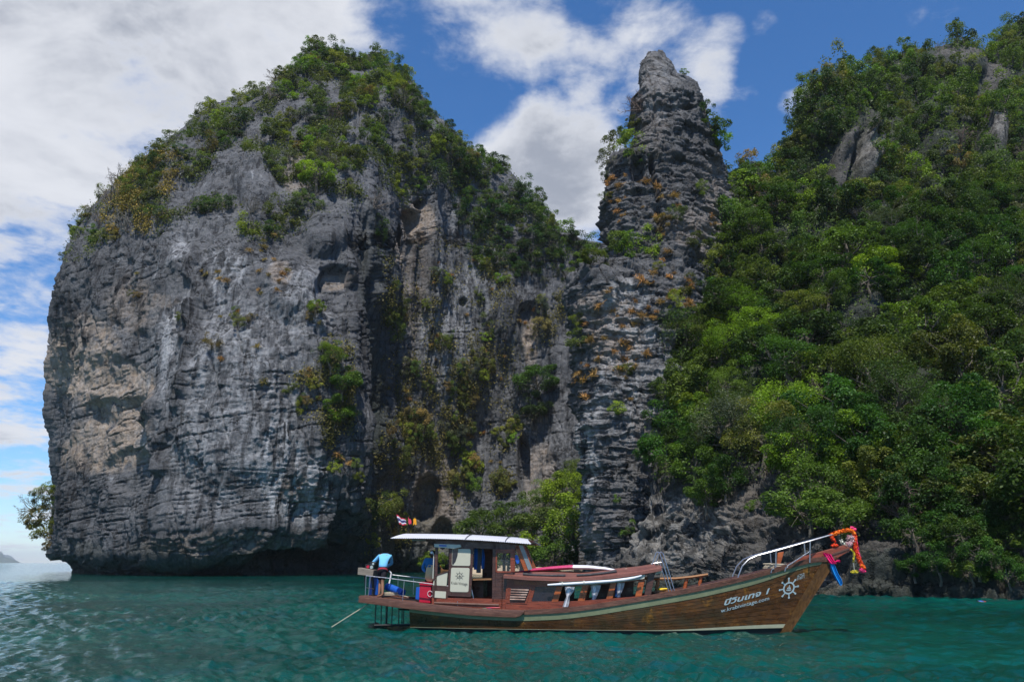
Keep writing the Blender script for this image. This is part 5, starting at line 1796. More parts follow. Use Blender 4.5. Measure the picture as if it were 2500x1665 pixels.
# wheelhouse roof: corrugated white sheet over rafters
wr0, wr1 = bl(953, 1313, -1.28), bl(1297, 1327, -1.28)
nxw = 330
wx = np.linspace(wr0.x, wr1.x, nxw)
tw = (wx - wx[0]) / (wx[-1] - wx[0])
we = wr0.z + (wr1.z - wr0.z) * tw + .055 * np.sin(tw * math.pi) + .005 * np.sin(wx * 2 * math.pi / .075)
yy_ = np.linspace(-1, 1, 17)
endw = 1.28 - .0 * tw
topw = np.stack([np.stack([wx + .28 * (1 - y_ ** 2) * np.where(tw < .5, 1, -1) * np.abs(1 - 2 * tw) ** 6 * 0.9, y_ * endw, we + .175 * (1 - abs(y_) ** 2.2)], -1) for y_ in yy_])
botw = topw.copy()
botw[..., 2] -= .012
loop = np.concatenate([topw, botw[::-1], topw[:1]], 0)
mb = MB().grid(loop)
n_ = len(loop) - 1
mb.f += [tuple(i * nxw for i in range(n_)), tuple(i * nxw + nxw - 1 for i in range(n_))[::-1]]
mb.mi += [0, 0]
wroof = mb.build('wheelhouse_roof', M_SHEET, boat, True)
for y_ in (-.95, 0, .95):
    MB().box((wx.mean() + .25, y_, we.mean() - .035 + .1 * (1 - abs(y_))), (4.0, .05, .06), R=Matrix.Rotation(math.atan2(wr0.z - wr1.z, wx[-1] - wx[0]), 3, 'Y')).build('rafter', W_DARK, wroof)
for t in (0.54, .82):
    xq = wx[0] + (wx[-1] - wx[0]) * t
    zq = np.interp(xq, wx, we)
    MB().tube([(xq, y_ * 1.29, zq + .18 * (1 - abs(y_) ** 2.2) + .016) for y_ in np.linspace(-1, 1, 15)], .012, 6).build('roof_strap', M_DARKROD, wroof)
sa, sb_ = bl(1137, 1304, -.3), bl(1266, 1311.5, -.3)
MB().prism([sa, sb_, sb_ + Vector((0, .9, 0)), sa + Vector((0, .9, 0))], (0, 0, 0), (0, 0, -.05)).build('roof_board', M_PANEL, wroof, bevel=.006)

# ---- foredeck: far rail bench, ladder, pulpit, mooring gear ---------------------------
rl = [bl(a, b, .85) for a, b in ((1572, 1411), (1610, 1412.5), (1650, 1412), (1690, 1408), (1728, 1402))]
MB().tube(rl, .075, 8, squash=(1.3, .6)).build('bench_rail', W_TAN, boat, True)
for (a, b, c, d) in ((1607, 1416, 1602, 1442), (1677, 1410, 1671, 1439), (1712, 1406, 1706, 1437)):
    MB().tube([bl(a, b, .85), bl(c, d, .85)], .045, 6, squash=(1.2, .7)).build('bench_post', W_ORNG if a > 1650 else W_TAN, boat)
MB().prism(poly([(1590, 1443), (1690, 1437), (1700, 1440), (1600, 1448)], .55), (0, 0, 0), (0, .35, 0)).build('bench_seat', W_TAN, boat, bevel=.008)
MB().prism(poly([(1605, 1449), (1740, 1432), (1742, 1437), (1612, 1456)], -.6), (0, -.15, 0), (0, .9, 0)).build('deck_hatch', W_ROOF, boat, bevel=.01)
lad = MB()
for dxp, y_ in ((0, -.62), (7.5, -.32)):
    lad.tube([bl(1592 + dxp, 1378, y_), bl(1598 + dxp, 1360, y_), bl(1602 + dxp, 1349, y_), bl(1606 + dxp, 1347, y_), bl(1611 + dxp, 1351, y_), bl(1625 + dxp, 1395, y_), bl(1641 + dxp, 1449, y_)], .018, 7)
    lad.tube([bl(1590 + dxp, 1376, y_), bl(1606 + dxp, 1372, y_), bl(1611 + dxp, 1374, y_), bl(1622 + dxp, 1410, y_), bl(1634 + dxp, 1448, y_)], .014, 7)
for k in range(4):
    t = .3 + .2 * k
    lad.tube([bl(1612 + 29 * t, 1354 + 95 * t, -.62), bl(1619.5 + 29 * t, 1354 + 95 * t, -.32)], .014, 6)
lad.build('roof_ladder', M_STEEL, boat, True)
for sgn in (-1, 1):
    y0, y1, y2 = sgn * .74, sgn * .42, sgn * .08
    near = sgn < 0
    off = 0 if near else 6
    pp = [bl(1800, 1421, y0), bl(1803, 1405, y0), bl(1812, 1382, y0 * .95), bl(1828, 1365, y0 * .9), bl(1848, 1356, y0 * .82), bl(1893, 1344, y0 * .7), bl(1976, 1321, y1), bl(2034, 1304, y2)]
    if not near:
        pp = [Vector((p.x, -q.y, p.z)) for p, q in zip([bl(1800, 1421, -.74), bl(1803, 1405, -.74), bl(1812, 1382, -.703), bl(1828, 1365, -.666), bl(1848, 1356, -.607), bl(1893, 1344, -.518), bl(1976, 1321, -.42), bl(2034, 1304, -.08)], [Vector((0, -abs(p.y), 0)) for p in pp])]
    rail = MB().tube(pp, .024, 8)
    x1 = bl(1894.5, 1346, y0 * .7)
    x2 = bl(1978, 1322, y1)
    if near:
        rail.tube([x1, bl(1894, 1398, y0 * .7)], .02, 7).tube([x2, bl(1977, 1373, y1)], .02, 7).tube([bl(1978, 1345, y1), bl(1921, 1382, y1 * 1.4)], .018, 7)
    else:
        rail.tube([pp[5], pp[5] - Vector((0, 0, .66))], .02, 7).tube([pp[6], pp[6] - Vector((0, 0, .62))], .02, 7)
    rail.build('bow_rail', M_STEEL, boat, True)
bt = MB().prism(poly([(1899, 1349), (1914, 1346), (1910, 1362), (1902, 1388), (1896, 1388)], .25), (0, 0, 0), (0, .12, 0)).build('mooring_bitt', W_ORNG, boat, bevel=.01)
cl_ = MB()
for (a, b) in ((1886, 1390), (1920, 1386)):
    q = bl(a, b, -.6)
    cl_.tube([q + Vector((-.06, 0, -.1)), q + Vector((-.02, 0, .0)), q + Vector((.05, 0, .03))], .02, 6)
cl_.build('bow_cleat', M_STEEL, boat)
MB().tube([bl(1117, 1467, -1.0), bl(1117, 1478, -1.0)], .012, 6).tube([bl(1113, 1474.5, -1.0), bl(1121, 1474.5, -1.0)], .014, 6).build('side_cleat', M_STEEL, boat)

# ---- stern: rails, boarding rods -----------------------------------------------------
sr = MB()
YR = -.93
sr.tube([bl(894, 1405, YR), bl(940, 1410, YR), bl(1000, 1418, YR), bl(1075, 1428, YR), bl(1140, 1435, YR), bl(1148, 1436, YR), bl(1152, 1441, YR), bl(1161, 1486, YR)], .017, 8)
for q in ((894, 1405, 892, 1452), (905, 1406, 899, 1455), (987, 1417, 983, 1466), (1074, 1428, 1071, 1479)):
    sr.tube([bl(q[0], q[1], YR), bl(q[2], q[3], YR)], .013, 7)
sr.tube([bl(1153, 1463, YR), bl(1143, 1466, YR), bl(1142, 1484, YR)], .012, 7)
sr.tube([bl(1071, 1452, YR), bl(1061, 1460, YR), bl(1060, 1478, YR)], .012, 7).tube([bl(1072, 1452, YR), bl(1081, 1461, YR), bl(1081, 1479, YR)], .012, 7)
sr.tube([bl(895, 1434, YR), bl(912, 1437, YR + .4)], .012, 6)
sr.build('stern_rail', M_STEEL, boat, True)
sr = MB()
sr.tube([bl(952, 1415, .85), bl(957, 1402, .85), bl(960, 1403, .85), bl(1010, 1409, .85), bl(1058, 1414, .85)], .02, 8)
for a in (972, 1010, 1058):
    sr.tube([bl(a, 1405 + (a - 960) * .11, .85), bl(a - 1, 1446 + (a - 960) * .1, .85)], .011, 6)
sr.build('stern_rail', M_STEEL, boat, True)
rods = MB()
for (a, b, y_) in ((918, 915, -.75), (931, 930, -.6), (943, 942, -.75), (946, 944, -.2), (958, 956, -.4), (974, 973, -.7), (982, 981, -.1), (986, 985, -.5)):
    rods.tube([bl(a, 1473 + (a - 918) * .09, y_), bl(b, 1531, y_)], .018, 6)
rods.tube([bl(914, 1526, -.8), bl(1010, 1524, -.8)], .03, 6).tube([bl(914, 1527, -.2), bl(1010, 1525, -.2)], .03, 6)
rods.tube([bl(973, 1487, -.6), bl(1000, 1488, -.6)], .03, 6)
rods.build('boarding_frame', M_DARKROD, boat, True)

# ---- lettering and emblems -------------------------------------------------------------
def hull_pt(px, py, off=.016):
    y = -1.0
    for _ in range(14):
        p = bl(px, py, y)
        y = .5 * y + .5 * (-float(hb(p.x, p.z)) - off)
    return bl(px, py, y)


def text_mesh(body, bold=0.0, shear=0.0):
    cu = bpy.data.curves.new('lettering', 'FONT')
    cu.body = body
    cu.size = 1.0
    cu.offset = bold
    cu.shear = shear
    cu.resolution_u = 3
    o = bpy.data.objects.new('lettering', cu)
    COL.objects.link(o)
    dg = bpy.context.evaluated_depsgraph_get()
    me = bpy.data.meshes.new_from_object(o.evaluated_get(dg))
    bpy.data.objects.remove(o)
    return me


def lettering(name, body, p0, p1, height, mat, parent, place, bold=0.0, shear=0.0, label=None):
    """set a line of text from mark p0 to mark p1, its capitals 'height' marks tall"""
    me = text_mesh(body, bold, shear)
    V = np.array([v.co[:] for v in me.vertices])
    x0, x1 = V[:, 0].min(), V[:, 0].max()
    u = (V[:, 0] - x0) / (x1 - x0)
    out = [place(p0[0] + (p1[0] - p0[0]) * a, p0[1] + (p1[1] - p0[1]) * a - height * b / .7) for a, b in zip(u, V[:, 1])]
    me.vertices.foreach_set('co', np.array([q[:] for q in out], np.float32).ravel())
    me.materials.clear()
    me.materials.append(mat)
    me.update()
    o = bpy.data.objects.new(name, me)
    COL.objects.link(o)
    o.parent = parent
    if label:
        o['label'] = label
    return o


def wheel_emblem(name, c, r, mat, parent, place, sx=1.0, shear=0.0, fat=1.0, ball=True, boaty=True):
    """ship's wheel: rim, eight spokes with knobs, a small sail boat in the middle"""
    P = lambda x, y: place(c[0] + (x * sx + y * shear) * r, c[1] - y * r)
    V, Fs = [], []
    def quadring(r0, r1, n=40):
        o = len(V)
        for k in range(n):
            a_ = 2 * math.pi * k / n
            V.append(P(r0 * math.cos(a_), r0 * math.sin(a_)))
            V.append(P(r1 * math.cos(a_), r1 * math.sin(a_)))
        for k in range(n):
            k2 = (k + 1) % n
            Fs.append((o + 2 * k, o + 2 * k + 1, o + 2 * k2 + 1, o + 2 * k2))
    def pg(pts):
        o = len(V)
        V.extend(P(*q) for q in pts)
        Fs.append(tuple(range(o, o + len(pts))))
    quadring(.46, .46 + .13 * fat)
    for k in range(8):
        a_ = math.pi / 8 * (2 * k + (.5 if ball else 0))
        ca, sa_ = math.cos(a_), math.sin(a_)
        w = .055 * fat
        pg([(ca * .57 - sa_ * w, sa_ * .57 + ca * w), (ca * .57 + sa_ * w, sa_ * .57 - ca * w), (ca * .92 + sa_ * w * .8, sa_ * .92 - ca * w * .8), (ca * .92 - sa_ * w * .8, sa_ * .92 + ca * w * .8)])
        if ball:
            pg([(ca * .95 + .105 * math.cos(b_), sa_ * .95 + .105 * math.sin(b_)) for b_ in np.linspace(0, 6.28, 9)[:-1]])
    if boaty:
        pg([(-.30, -.18), (-.16, -.27), (.16, -.27), (.32, -.12), (.1, -.17)])
        pg([(-.02, -.15), (.03, -.15), (.03, .32), (-.02, .32)])
        pg([(.05, -.12), (.24, -.1), (.05, .25)])
        pg([(-.05, -.12), (-.22, -.1), (-.05, .18)])
    return MB().add(V, Fs).build(name, mat, parent)


lettering('thai_lettering', 'บีวินเทจ 1', (1768, 1477), (1879.5, 1447.5), 12.5, M_PRINT, boat, hull_pt, .028, .25, 'pale blue Thai name lettering on the bow')
lettering('web_lettering', 'w.krabivintage.com', (1760, 1495), (1878, 1463.5), 9.0, M_PRINT, boat, hull_pt, 0.006, 0.05, 'thin pale web address below the name')
lettering('registration', '6752', (1947, 1409), (1964, 1403.5), 6, M_PRINT, boat, hull_pt, .0)
lettering('registration', '01871', (1945.5, 1416), (1963.5, 1410.5), 6, M_PRINT, boat, hull_pt, .0)
wheel_emblem('wheel_emblem', (1926, 1435), 25, M_PRINT, boat, hull_pt, .92, .18, 1.15)['label'] = 'pale ship\'s wheel emblem near the stem'
dplace = lambda px, py: bl(px, py, -DY - .0165)
wheel_emblem('wheel_emblem', (1122, 1405.5), 12.2, M_PRINTK, door, dplace, 1.0, 0.0, .75, False, True)
lettering('door_lettering', 'Krabi Vintage', (1101.5, 1425.5), (1141, 1428.5), 7, M_PRINTK, door, dplace)
lettering('licence_lettering', 'ใบอนุญาตนำเที่ยว 20 ม.ค. 2558', (1256, 1425), (1348, 1427), 6.0, M_GOLD, boat, lambda px, py: bl(px, py, -YC - .004))
# ================================================================== THINGS ON AND AROUND THE BOAT
def onboat(o):
    """a thing of its own, standing on the boat: keep it top-level, at its place"""
    o.matrix_world = boat_M @ o.matrix_world
    return o


boat_M = Matrix.Translation(B_O) @ Matrix.Rotation(B_TH, 4, 'Z')


def bthing(name, label, cat, group=None):
    e = empty(name)
    e.matrix_world = boat_M
    tag(e, label, cat, group)
    return e


# paddle board on the cabin roof
pa = [bl(a, b, 0.0) for a, b in ((1268, 1395), (1300, 1391.5), (1345, 1387.5), (1396, 1384), (1440, 1384.5), (1480, 1388), (1510, 1393), (1519, 1397))]
bx = np.linspace(pa[0].x, pa[-1].x, 56)
bz = np.interp(bx, [p.x for p in pa], [p.z for p in pa])
tb = (bx - bx[0]) / (bx[-1] - bx[0])
wbd = .40 * np.clip(np.sin(np.clip(tb, .004, .996) * math.pi), 0, 1) ** .45
tbd = .075 * np.clip(np.sin(np.clip(tb, .01, .99) * math.pi), 0, 1) ** .4
ring = []
for k in range(17):
    a = 2 * math.pi * k / 16
    ca, sa = math.cos(a), math.sin(a)
    ring.append(np.stack([bx, -.45 + wbd * np.sign(ca) * abs(ca) ** .7, bz + tbd * np.sign(sa) * abs(sa) ** .8], -1))
mb = MB().grid(np.array(ring))
xsplit, xtip = bl(1396, 1384, -.8).x, bl(1503, 1392, -.8).x
mb.mi = [(0 if (mb.v[f[0]][0] < xsplit) else 1 if mb.v[f[0]][0] < xtip else 2) for f in mb.f]
onboat(tag(mb.build('paddle_board', [M_PINK, M_BRDW, M_NAVY], None, True), 'long paddle board, magenta half and white half, lying on the cabin roof', 'board'))
for pts, lab in ((((1277, 1401), (1300, 1403.5), (1340, 1405), (1381, 1404.5)), 'black foam roll under the magenta half of the paddle board'), (((1408, 1404.5), (1440, 1403), (1475, 1399), (1506, 1394.5)), 'black foam roll under the white half of the paddle board')):
    onboat(tag(MB().tube([bl(a, b, -.92) for a, b in pts], .055, 10).build('foam_roll', M_FOAM, None, True), lab, 'foam roll', 'foam rolls on the cabin roof'))
onboat(tag(MB().tube([bl(a, b, -.85) for a, b in ((1508, 1394), (1516, 1397), (1522, 1390), (1530, 1388), (1534, 1392))], .02, 6).build('rope', M_ROPE, None, True), 'short rope lashed at the board\'s blue tip', 'rope'))

# stern clutter
R_ = lambda a: Matrix.Rotation(a, 3, 'Y')
c0 = bl(1040, 1448, -.55)
bin_ = bthing('cool_box', 'tall red plastic bin on the after deck below the jerry can', 'bin')
MB().prism([bl(1025, 1428, -.62), bl(1053, 1430, -.62), bl(1051, 1472, -.62), bl(1023, 1470, -.62)], (0, -.02, 0), (0, .42, 0)).build('body', M_REDP, bin_, bevel=.02)
MB().prism([bl(1024, 1420, -.65), bl(1055, 1422.5, -.65), bl(1054.5, 1430, -.65), bl(1024, 1428, -.65)], (0, -.02, 0), (0, .48, 0)).build('lid', M_REDP, bin_, bevel=.02)
MB().tube([bl(1055 + 6 * math.cos(a) - 5, 1449 + 7 * math.sin(a), -.67) for a in np.linspace(0, 6.28, 17)], .009, 5).build('rope_loop', M_WHITE, bin_)
onboat(tag(MB().prism([bl(1016, 1433, -.45), bl(1025, 1433, -.45), bl(1023, 1464, -.45), bl(1014, 1462, -.45)], (0, 0, 0), (0, .3, 0)).build('crate', M_BLUEP, None, bevel=.015), 'narrow blue crate beside the red bin', 'crate'))
jc = bthing('jerry_can', 'beige jerry can standing on the red bin', 'jerry can')
MB().prism([bl(1041, 1385, -.5), bl(1056, 1383, -.5), bl(1061, 1388, -.5), bl(1059, 1414, -.5), bl(1054, 1419.5, -.5), bl(1042, 1418, -.5), bl(1037, 1412, -.5)], (0, -.02, 0), (0, .24, 0)).build('body', M_BEIGEP, jc, True, bevel=.025)
q = bl(1055, 1382, -.4)
MB().tube([q + Vector((0, 0, -.03)), q + Vector((0, 0, .04))], .03, 8).build('cap', M_BEIGEP, jc)
MB().tube([bl(1044, 1386, -.4), bl(1046, 1379, -.4), bl(1052, 1379, -.4), bl(1054, 1384, -.4)], .014, 6).build('handle', M_BEIGEP, jc, True)
sh = bthing('deck_shower', 'slim white hooked shower pipe beside the wheelhouse post', 'shower')
MB().tube([bl(1057, 1412, -.95), bl(1058.5, 1370, -.95), bl(1059, 1355, -.95), bl(1057.5, 1349, -.95), bl(1055, 1347, -.95)], .017, 7).build('pipe', M_CANVAS, sh, True)
q = bl(1055, 1347, -.95)
MB().tube([q + Vector((.01, 0, .02)), q + Vector((-.03, 0, -.045))], [.02, .05], 9).build('head', M_WHITE, sh)
a, b = bl(945, 1431, .25), bl(984, 1447, -.05)
mat_ = bthing('foam_mat', 'rolled bright blue mat lying on the after deck', 'mat')
MB().tube([a, b], .125, 20).build('roll', M_BLUEP, mat_, True)
for t in (.12, .88):
    p_ = a.lerp(b, t)
    MB().tube([p_ - (b - a) * .015, p_ + (b - a) * .015], .129, 20, caps=False).build('strap', plain('dark_blue_strap', (.006, .05, .25), .5), mat_)
# coiled rope
cp = []
for k in range(150):
    w = k * .28
    q = bl(952, 1453, -.1)
    rr = .16 + .06 * math.sin(k * .11)
    cp.append(q + Vector((rr * 1.35 * math.cos(w), rr * math.sin(w), .012 + .0006 * k)))
cp += [bl(975, 1452, -.2), bl(990, 1455, -.25), bl(996, 1457, -.3)]
onboat(tag(MB().tube(cp, .014, 5).build('rope_coil', M_ROPE, None, True), 'coil of pale rope on the after deck by the bare feet', 'rope'))
dz0 = float(zs(-6.0))
cp = []
for k in range(120):
    w = k * .3
    q = bl(1885, 1388, -.1)
    rr = .20 + .05 * math.sin(k * .13)
    cp.append(q + Vector((rr * 1.5 * math.cos(w) + .1, rr * .8 * math.sin(w), .01 + .0012 * k)))
onboat(tag(MB().tube(cp, .018, 5).build('rope_coil', M_ROPE, None, True), 'heap of pale rope on the foredeck inside the bow rail', 'rope'))
onboat(tag(MB().tube([bl(903, 1471, -.7), bl(880, 1486, -.75), bl(848, 1506, -.8), bl(810, 1530, -.85)], .02, 6).build('mooring_rope', M_ROPE, None, True), 'white mooring rope slanting from the stern into the water', 'rope'))
onboat(tag(MB().tube([bl(1804 + 6 * math.cos(w) * (1 + .2 * math.sin(3 * w)), 1420 + 2.5 * math.sin(w), -.7 + .05 * math.sin(2 * w)) for w in np.linspace(0, 25, 70)], .014, 5).build('rope_knot', M_ROPE, None, True), 'small knot of rope at the foot of the bow rail', 'rope'))

# engine with its wooden box, and the blue drum under it
eng = bthing('boat_engine', 'engine under a weathered wooden box at the stern', 'engine')
MB().prism([bl(877, 1385, -.45), bl(915, 1391, -.45), bl(913, 1406, -.45), bl(876, 1402, -.45)], (0, -.12, 0), (0, .25, 0)).build('wooden_box', W_BOX, eng, bevel=.008)
e_ = MB()
q = bl(903, 1384, -.2)
e_.box(q, (.26, .25, .2)).box(q + Vector((.1, 0, .1)), (.12, .16, .12)).tube([q + Vector((.05, 0, -.1)), bl(912, 1440, -.2), bl(910, 1455, -.2)], .05, 7).tube([bl(890, 1404, -.3), bl(893, 1440, -.3)], .03, 6)
e_.build('motor', M_ENG, eng, bevel=.01)
for (a, b, r) in ((908, 1384, .055), (899, 1383, .05), (912, 1376, .04)):
    c = bl(a, b, -.32)
    MB().tube([c - Vector((.0, .05, 0)), c + Vector((0, .05, 0))], r, 12).build('filter_cap', M_CHROME if a != 899 else M_REDP, eng, True)
MB().tube([bl(898, 1375, -.25), bl(908, 1371, -.25), bl(917, 1373, -.25), bl(920, 1382, -.2)], .016, 6).build('hose', M_ENG, eng, True)
dr = bthing('blue_drum', 'blue drum standing behind the stern rail under the wooden box', 'drum')
c = bl(915, 1422, .1)
MB().tube([Vector((c.x, c.y, float(zs(c.x)) + .02)), Vector((c.x, c.y, c.z - .05)), Vector((c.x, c.y, c.z + .18)), Vector((c.x, c.y, c.z + .21))], [.2, .2, .2, .17], 18).build('body', M_BLUEP, dr, True)
MB().tube([Vector((c.x, c.y, c.z - .02)), Vector((c.x, c.y, c.z + .01))], .208, 18, caps=False).build('hoop', M_BLUEP, dr, True)
onboat(tag(MB().tube([bl(950, 1393, 0.), bl(955, 1398, 0.), bl(953, 1412, 0.), bl(950, 1424, -.05)], .025, 7).build('hose', M_WHITE, None, True), 'white hose hooked over the rail behind the bending man', 'hose'))
for k, (x0, x1, y, m, lab) in enumerate(((1187, 1220, 1483.5, M_REDP, 'orange-red paddle lying on the side deck'), (1172, 1190, 1486, plain('green_paint', (.01, .18, .12), .5), 'green paddle lying on the side deck'), (1190, 1200, 1486.5, M_BLUEP, 'short blue tool lying on the side deck'))):
    onboat(tag(MB().tube([bl(x0, y, -1.05), bl((x0 + x1) / 2, y - .3, -1.05), bl(x1, y - .6, -1.05)], [.02, .028, .02], 6).build('paddle', m, None, True), lab, 'paddle', 'gear on the side deck'))
onboat(tag(MB().tube([bl(1060, 1471, -1.0), bl(1140, 1474, -1.0), bl(1218, 1476.5, -1.0)], .04, 8).build('side_pole', W_RAIL, None, True), 'long brown pole stowed along the wheelhouse foot', 'pole'))
fl = []
for k in range(40):
    w = k * .55
    q = bl(1618, 1441, .6)
    fl.append(q + Vector((.13 * math.cos(w) + .003 * k - .06, .08 * math.sin(w), .02 + .001 * k)))
onboat(tag(MB().tube(fl, .022, 5).build('yellow_line', M_YEL, None, True), 'bundle of yellow line on the foredeck bench', 'rope'))

# flags on the wheelhouse roof
def flag_material():
    M = Mat('striped_flag')
    v = M.sep(M.attr('stripe'))
    M.set(Base_Color=M.ramp(v[0], [(0, (.55, .02, .05)), (.167, (.62, .60, .66)), (.333, (.045, .04, .14)), (.667, (.62, .60, .66)), (.833, (.55, .02, .05))], 'CONSTANT'), Roughness=.85)
    return M.m


M_FLAG = flag_material()
M_FLAG2 = plain('red_white_flag', (.62, .05, .09), .85)
M_FLAG3 = plain('orange_yellow_flag', (.80, .36, .015), .8)


def flag(label, foot, topm, corners, mat, seed):
    f = bthing('flag', label, 'flag', 'flags on the wheelhouse roof')
    MB().tube([bl(*foot, .35), bl(*topm, .35)], .006, 6).build('pole', M_ENG, f)
    G, A = [], []
    for v in np.linspace(0, 1, 13):
        for u in np.linspace(0, 1, 17):
            l = bl(*corners[0], .35).lerp(bl(*corners[3], .35), v)
            r = bl(*corners[1], .35).lerp(bl(*corners[2], .35), v)
            p = l.lerp(r, u)
            G.append((p.x, p.y + .05 * math.sin(u * 7 + v * 2 + seed) * u, p.z + .02 * math.sin(u * 9 + seed)))
            A.append((v, 0, 0))
    me = np_mesh('cloth', np.array(G), grid_faces(13, 17))
    color_attr(me, 'stripe', np.array(A))
    link('cloth', me, mat, f, True)


flag('striped red, white and blue flag on the wheelhouse roof', (975, 1306), (968, 1254), ((967, 1256), (990, 1268), (991, 1282), (976, 1280)), M_FLAG, 0)
flag('small red and white flag in the middle of three on the roof', (997, 1306), (996, 1260), ((996.5, 1262), (1004, 1271), (1006, 1279), (997, 1278)), M_FLAG2, 2)
flag('orange and yellow banner, rightmost of the roof flags', (1013, 1306), (1010, 1264), ((1009, 1265.5), (1017, 1266), (1017, 1280), (1009, 1280)), M_FLAG3, 4)

# ---- garlands and cloths at the prow
def petals(pts, rad, n, size, seed):
    rng = np.random.default_rng(seed)
    pts = np.array([p[:] for p in pts])
    seg = np.linalg.norm(np.diff(pts, axis=0), axis=1)
    cum = np.concatenate([[0], np.cumsum(seg)]) / seg.sum()
    t = rng.random(n)
    C = np.stack([np.interp(t, cum, pts[:, k]) for k in range(3)], -1)
    d = unit(rng.normal(size=(n, 3)))
    V, Fq = leaves(C + d * rad * rng.uniform(.55, 1.05, (n, 1)), unit(d + .5 * rng.normal(size=(n, 3))), np.full(n, size), rng, .8)
    return V, Fq


def petal_mat(name, c0, c1):
    M = Mat(name)
    v = M.coord()
    M.set(Base_Color=M.mix(M.smooth(M.noise(v, 24, 3), .35, .65), c0, c1), Roughness=.8)
    return M.m


PM_O = petal_mat('orange_marigold', (.85, .10, .004), (.95, .26, .01))
PM_R = petal_mat('red_orange_marigold', (.80, .03, .02), (.90, .12, .01))
PM_P = petal_mat('pink_flowers', (.75, .02, .16), (.90, .08, .25))
PM_W = petal_mat('white_pink_flowers', (.72, .66, .62), (.62, .20, .26))
PM_Y = petal_mat('yellow_ribbon', (.55, .45, .01), (.75, .62, .06))
gl = bthing('flower_garland', 'orange marigold garland draped over the prow tip and hanging down', 'garland')


def gpart(name, marks, rad, n, size, mat, seed, y=-.02):
    V, Fq = petals([bl(a, b, y) for a, b in marks], rad, n, size, seed)
    link(name, np_mesh(name, V, Fq), mat, gl)


gpart('flower_strand', [(2028, 1306), (2040, 1301), (2056, 1296.5), (2072, 1293.5), (2081, 1296), (2086, 1304)], .065, 900, .045, PM_O, 1, -.06)
gpart('flower_strand', [(2028, 1306), (2032, 1314), (2037, 1320)], .055, 260, .045, PM_R, 2, -.08)
gpart('tassel', [(2033, 1331), (2044, 1331)], .06, 200, .05, PM_R, 3, -.08)
gpart('knot', [(2080, 1289), (2087, 1294)], .07, 220, .05, PM_P, 4)
gpart('flower_strand', [(2086, 1304), (2088, 1322), (2088, 1338), (2091, 1350), (2096, 1362), (2103, 1377)], .07, 900, .05, PM_R, 5, -.05)
gpart('flower_strand', [(2089, 1310), (2091, 1330), (2094, 1346), (2098, 1360)], .045, 300, .05, PM_P, 6, .06)
gpart('flower_cluster', [(2070, 1313), (2082, 1310), (2082, 1322), (2072, 1330), (2068, 1324)], .085, 420, .05, PM_W, 7, -.04)
gpart('white_spray', [(2054, 1320), (2060, 1328), (2066, 1332)], .06, 130, .045, petal_mat('white_flowers', (.66, .66, .58), (.45, .48, .38)), 8, -.04)
gpart('end_ball', [(2104, 1380), (2108, 1386)], .07, 260, .05, PM_O, 9, -.05)
gpart('tassel', [(2103, 1391), (2109, 1393)], .07, 240, .05, PM_P, 10, -.05)
gpart('ribbon_strand', [(2077, 1340), (2086, 1350), (2084, 1362), (2084, 1372)], .03, 170, .04, PM_Y, 11, -.08)
gpart('tassel', [(2080, 1396), (2092, 1395)], .05, 130, .045, PM_Y, 12, -.08)
MB().tube([bl(2084, 1372, -.08), bl(2086, 1396, -.08)], .008, 5).build('string', M_CANVAS, gl)


def sash(name, rows, y, mat, label, amp=.03):
    o = curtain(name, rows, y, mat, None, 3, amp)
    onboat(o)
    tag(o, label, 'cloth', 'cloths tied round the prow')
    return o


sash('pink_scarf', [(2008, 2017, 1349), (2011, 2029, 1353), (2014, 2034, 1362), (2020, 2038, 1370), (2027, 2042, 1376)], -.17, M_PINKC, 'hot pink cloth tied round the prow timber', .045)
sash('pink_scarf', [(2034, 2040, 1372), (2038, 2046, 1371), (2043, 2051, 1366), (2047, 2051, 1372)], -.16, M_PINKC, 'loose pink cloth end flaring right of the knot', .03)
sash('blue_scarf', [(2024, 2034, 1371), (2027, 2041, 1385), (2033, 2047, 1400), (2040, 2055, 1414), (2046, 2057, 1424), (2050, 2054, 1429)], -.13, M_BLUEC, 'sky blue cloth streaming down from the prow', .05)

# ================================================================== PEOPLE
SKIN = plain('brown_skin', (0.27, 0.135, 0.078), 0.55, 0, .12, 9)
HAIR = plain('black_hair', (0.010, 0.008, 0.007), 0.6)
SHIRT1 = plain('light_blue_shirt', (0.14, 0.44, 0.72), 0.85, 0, .12, 5, bump=.02)
SHIRT2 = plain('blue_shirt', (0.012, 0.155, 0.42), 0.85, 0, .12, 5, bump=.02)
SHORTS = plain('black_shorts', (0.010, 0.009, 0.014), 0.9)
MAROON = plain('maroon_waistband', (0.30, 0.010, 0.030), 0.8)


def skinned(name, verts, edges, radii, mat, parent, root=0, sub=2):
    """one continuous surface grown round a skeleton"""
    me = bpy.data.meshes.new(name)
    me.from_pydata([tuple(v) for v in verts], edges, [])
    o = bpy.data.objects.new(name, me)
    COL.objects.link(o)
    o.modifiers.new('skin', 'SKIN')
    for i, r in enumerate(radii):
        sv = me.skin_vertices[0].data[i]
        sv.radius = (r, r) if isinstance(r, (int, float)) else r
        sv.use_root = (i == root)
    ss = o.modifiers.new('sub', 'SUBSURF')
    ss.levels = sub
    ss.render_levels = sub
    dg = bpy.context.evaluated_depsgraph_get()
    dg.update()
    m2 = bpy.data.meshes.new_from_object(o.evaluated_get(dg))
    bpy.data.objects.remove(o)
    m2.name = name
    m2.materials.clear()
    m2.materials.append(mat)
    m2.polygons.foreach_set('use_smooth', [True] * len(m2.polygons))
    q = bpy.data.objects.new(name, m2)
    COL.objects.link(q)
    if parent is not None:
        q.parent = parent
    return q


def chain(points, radii):
    V = [Vector(p) for p in points]
    return V, [(i, i + 1) for i in range(len(V) - 1)], list(radii)


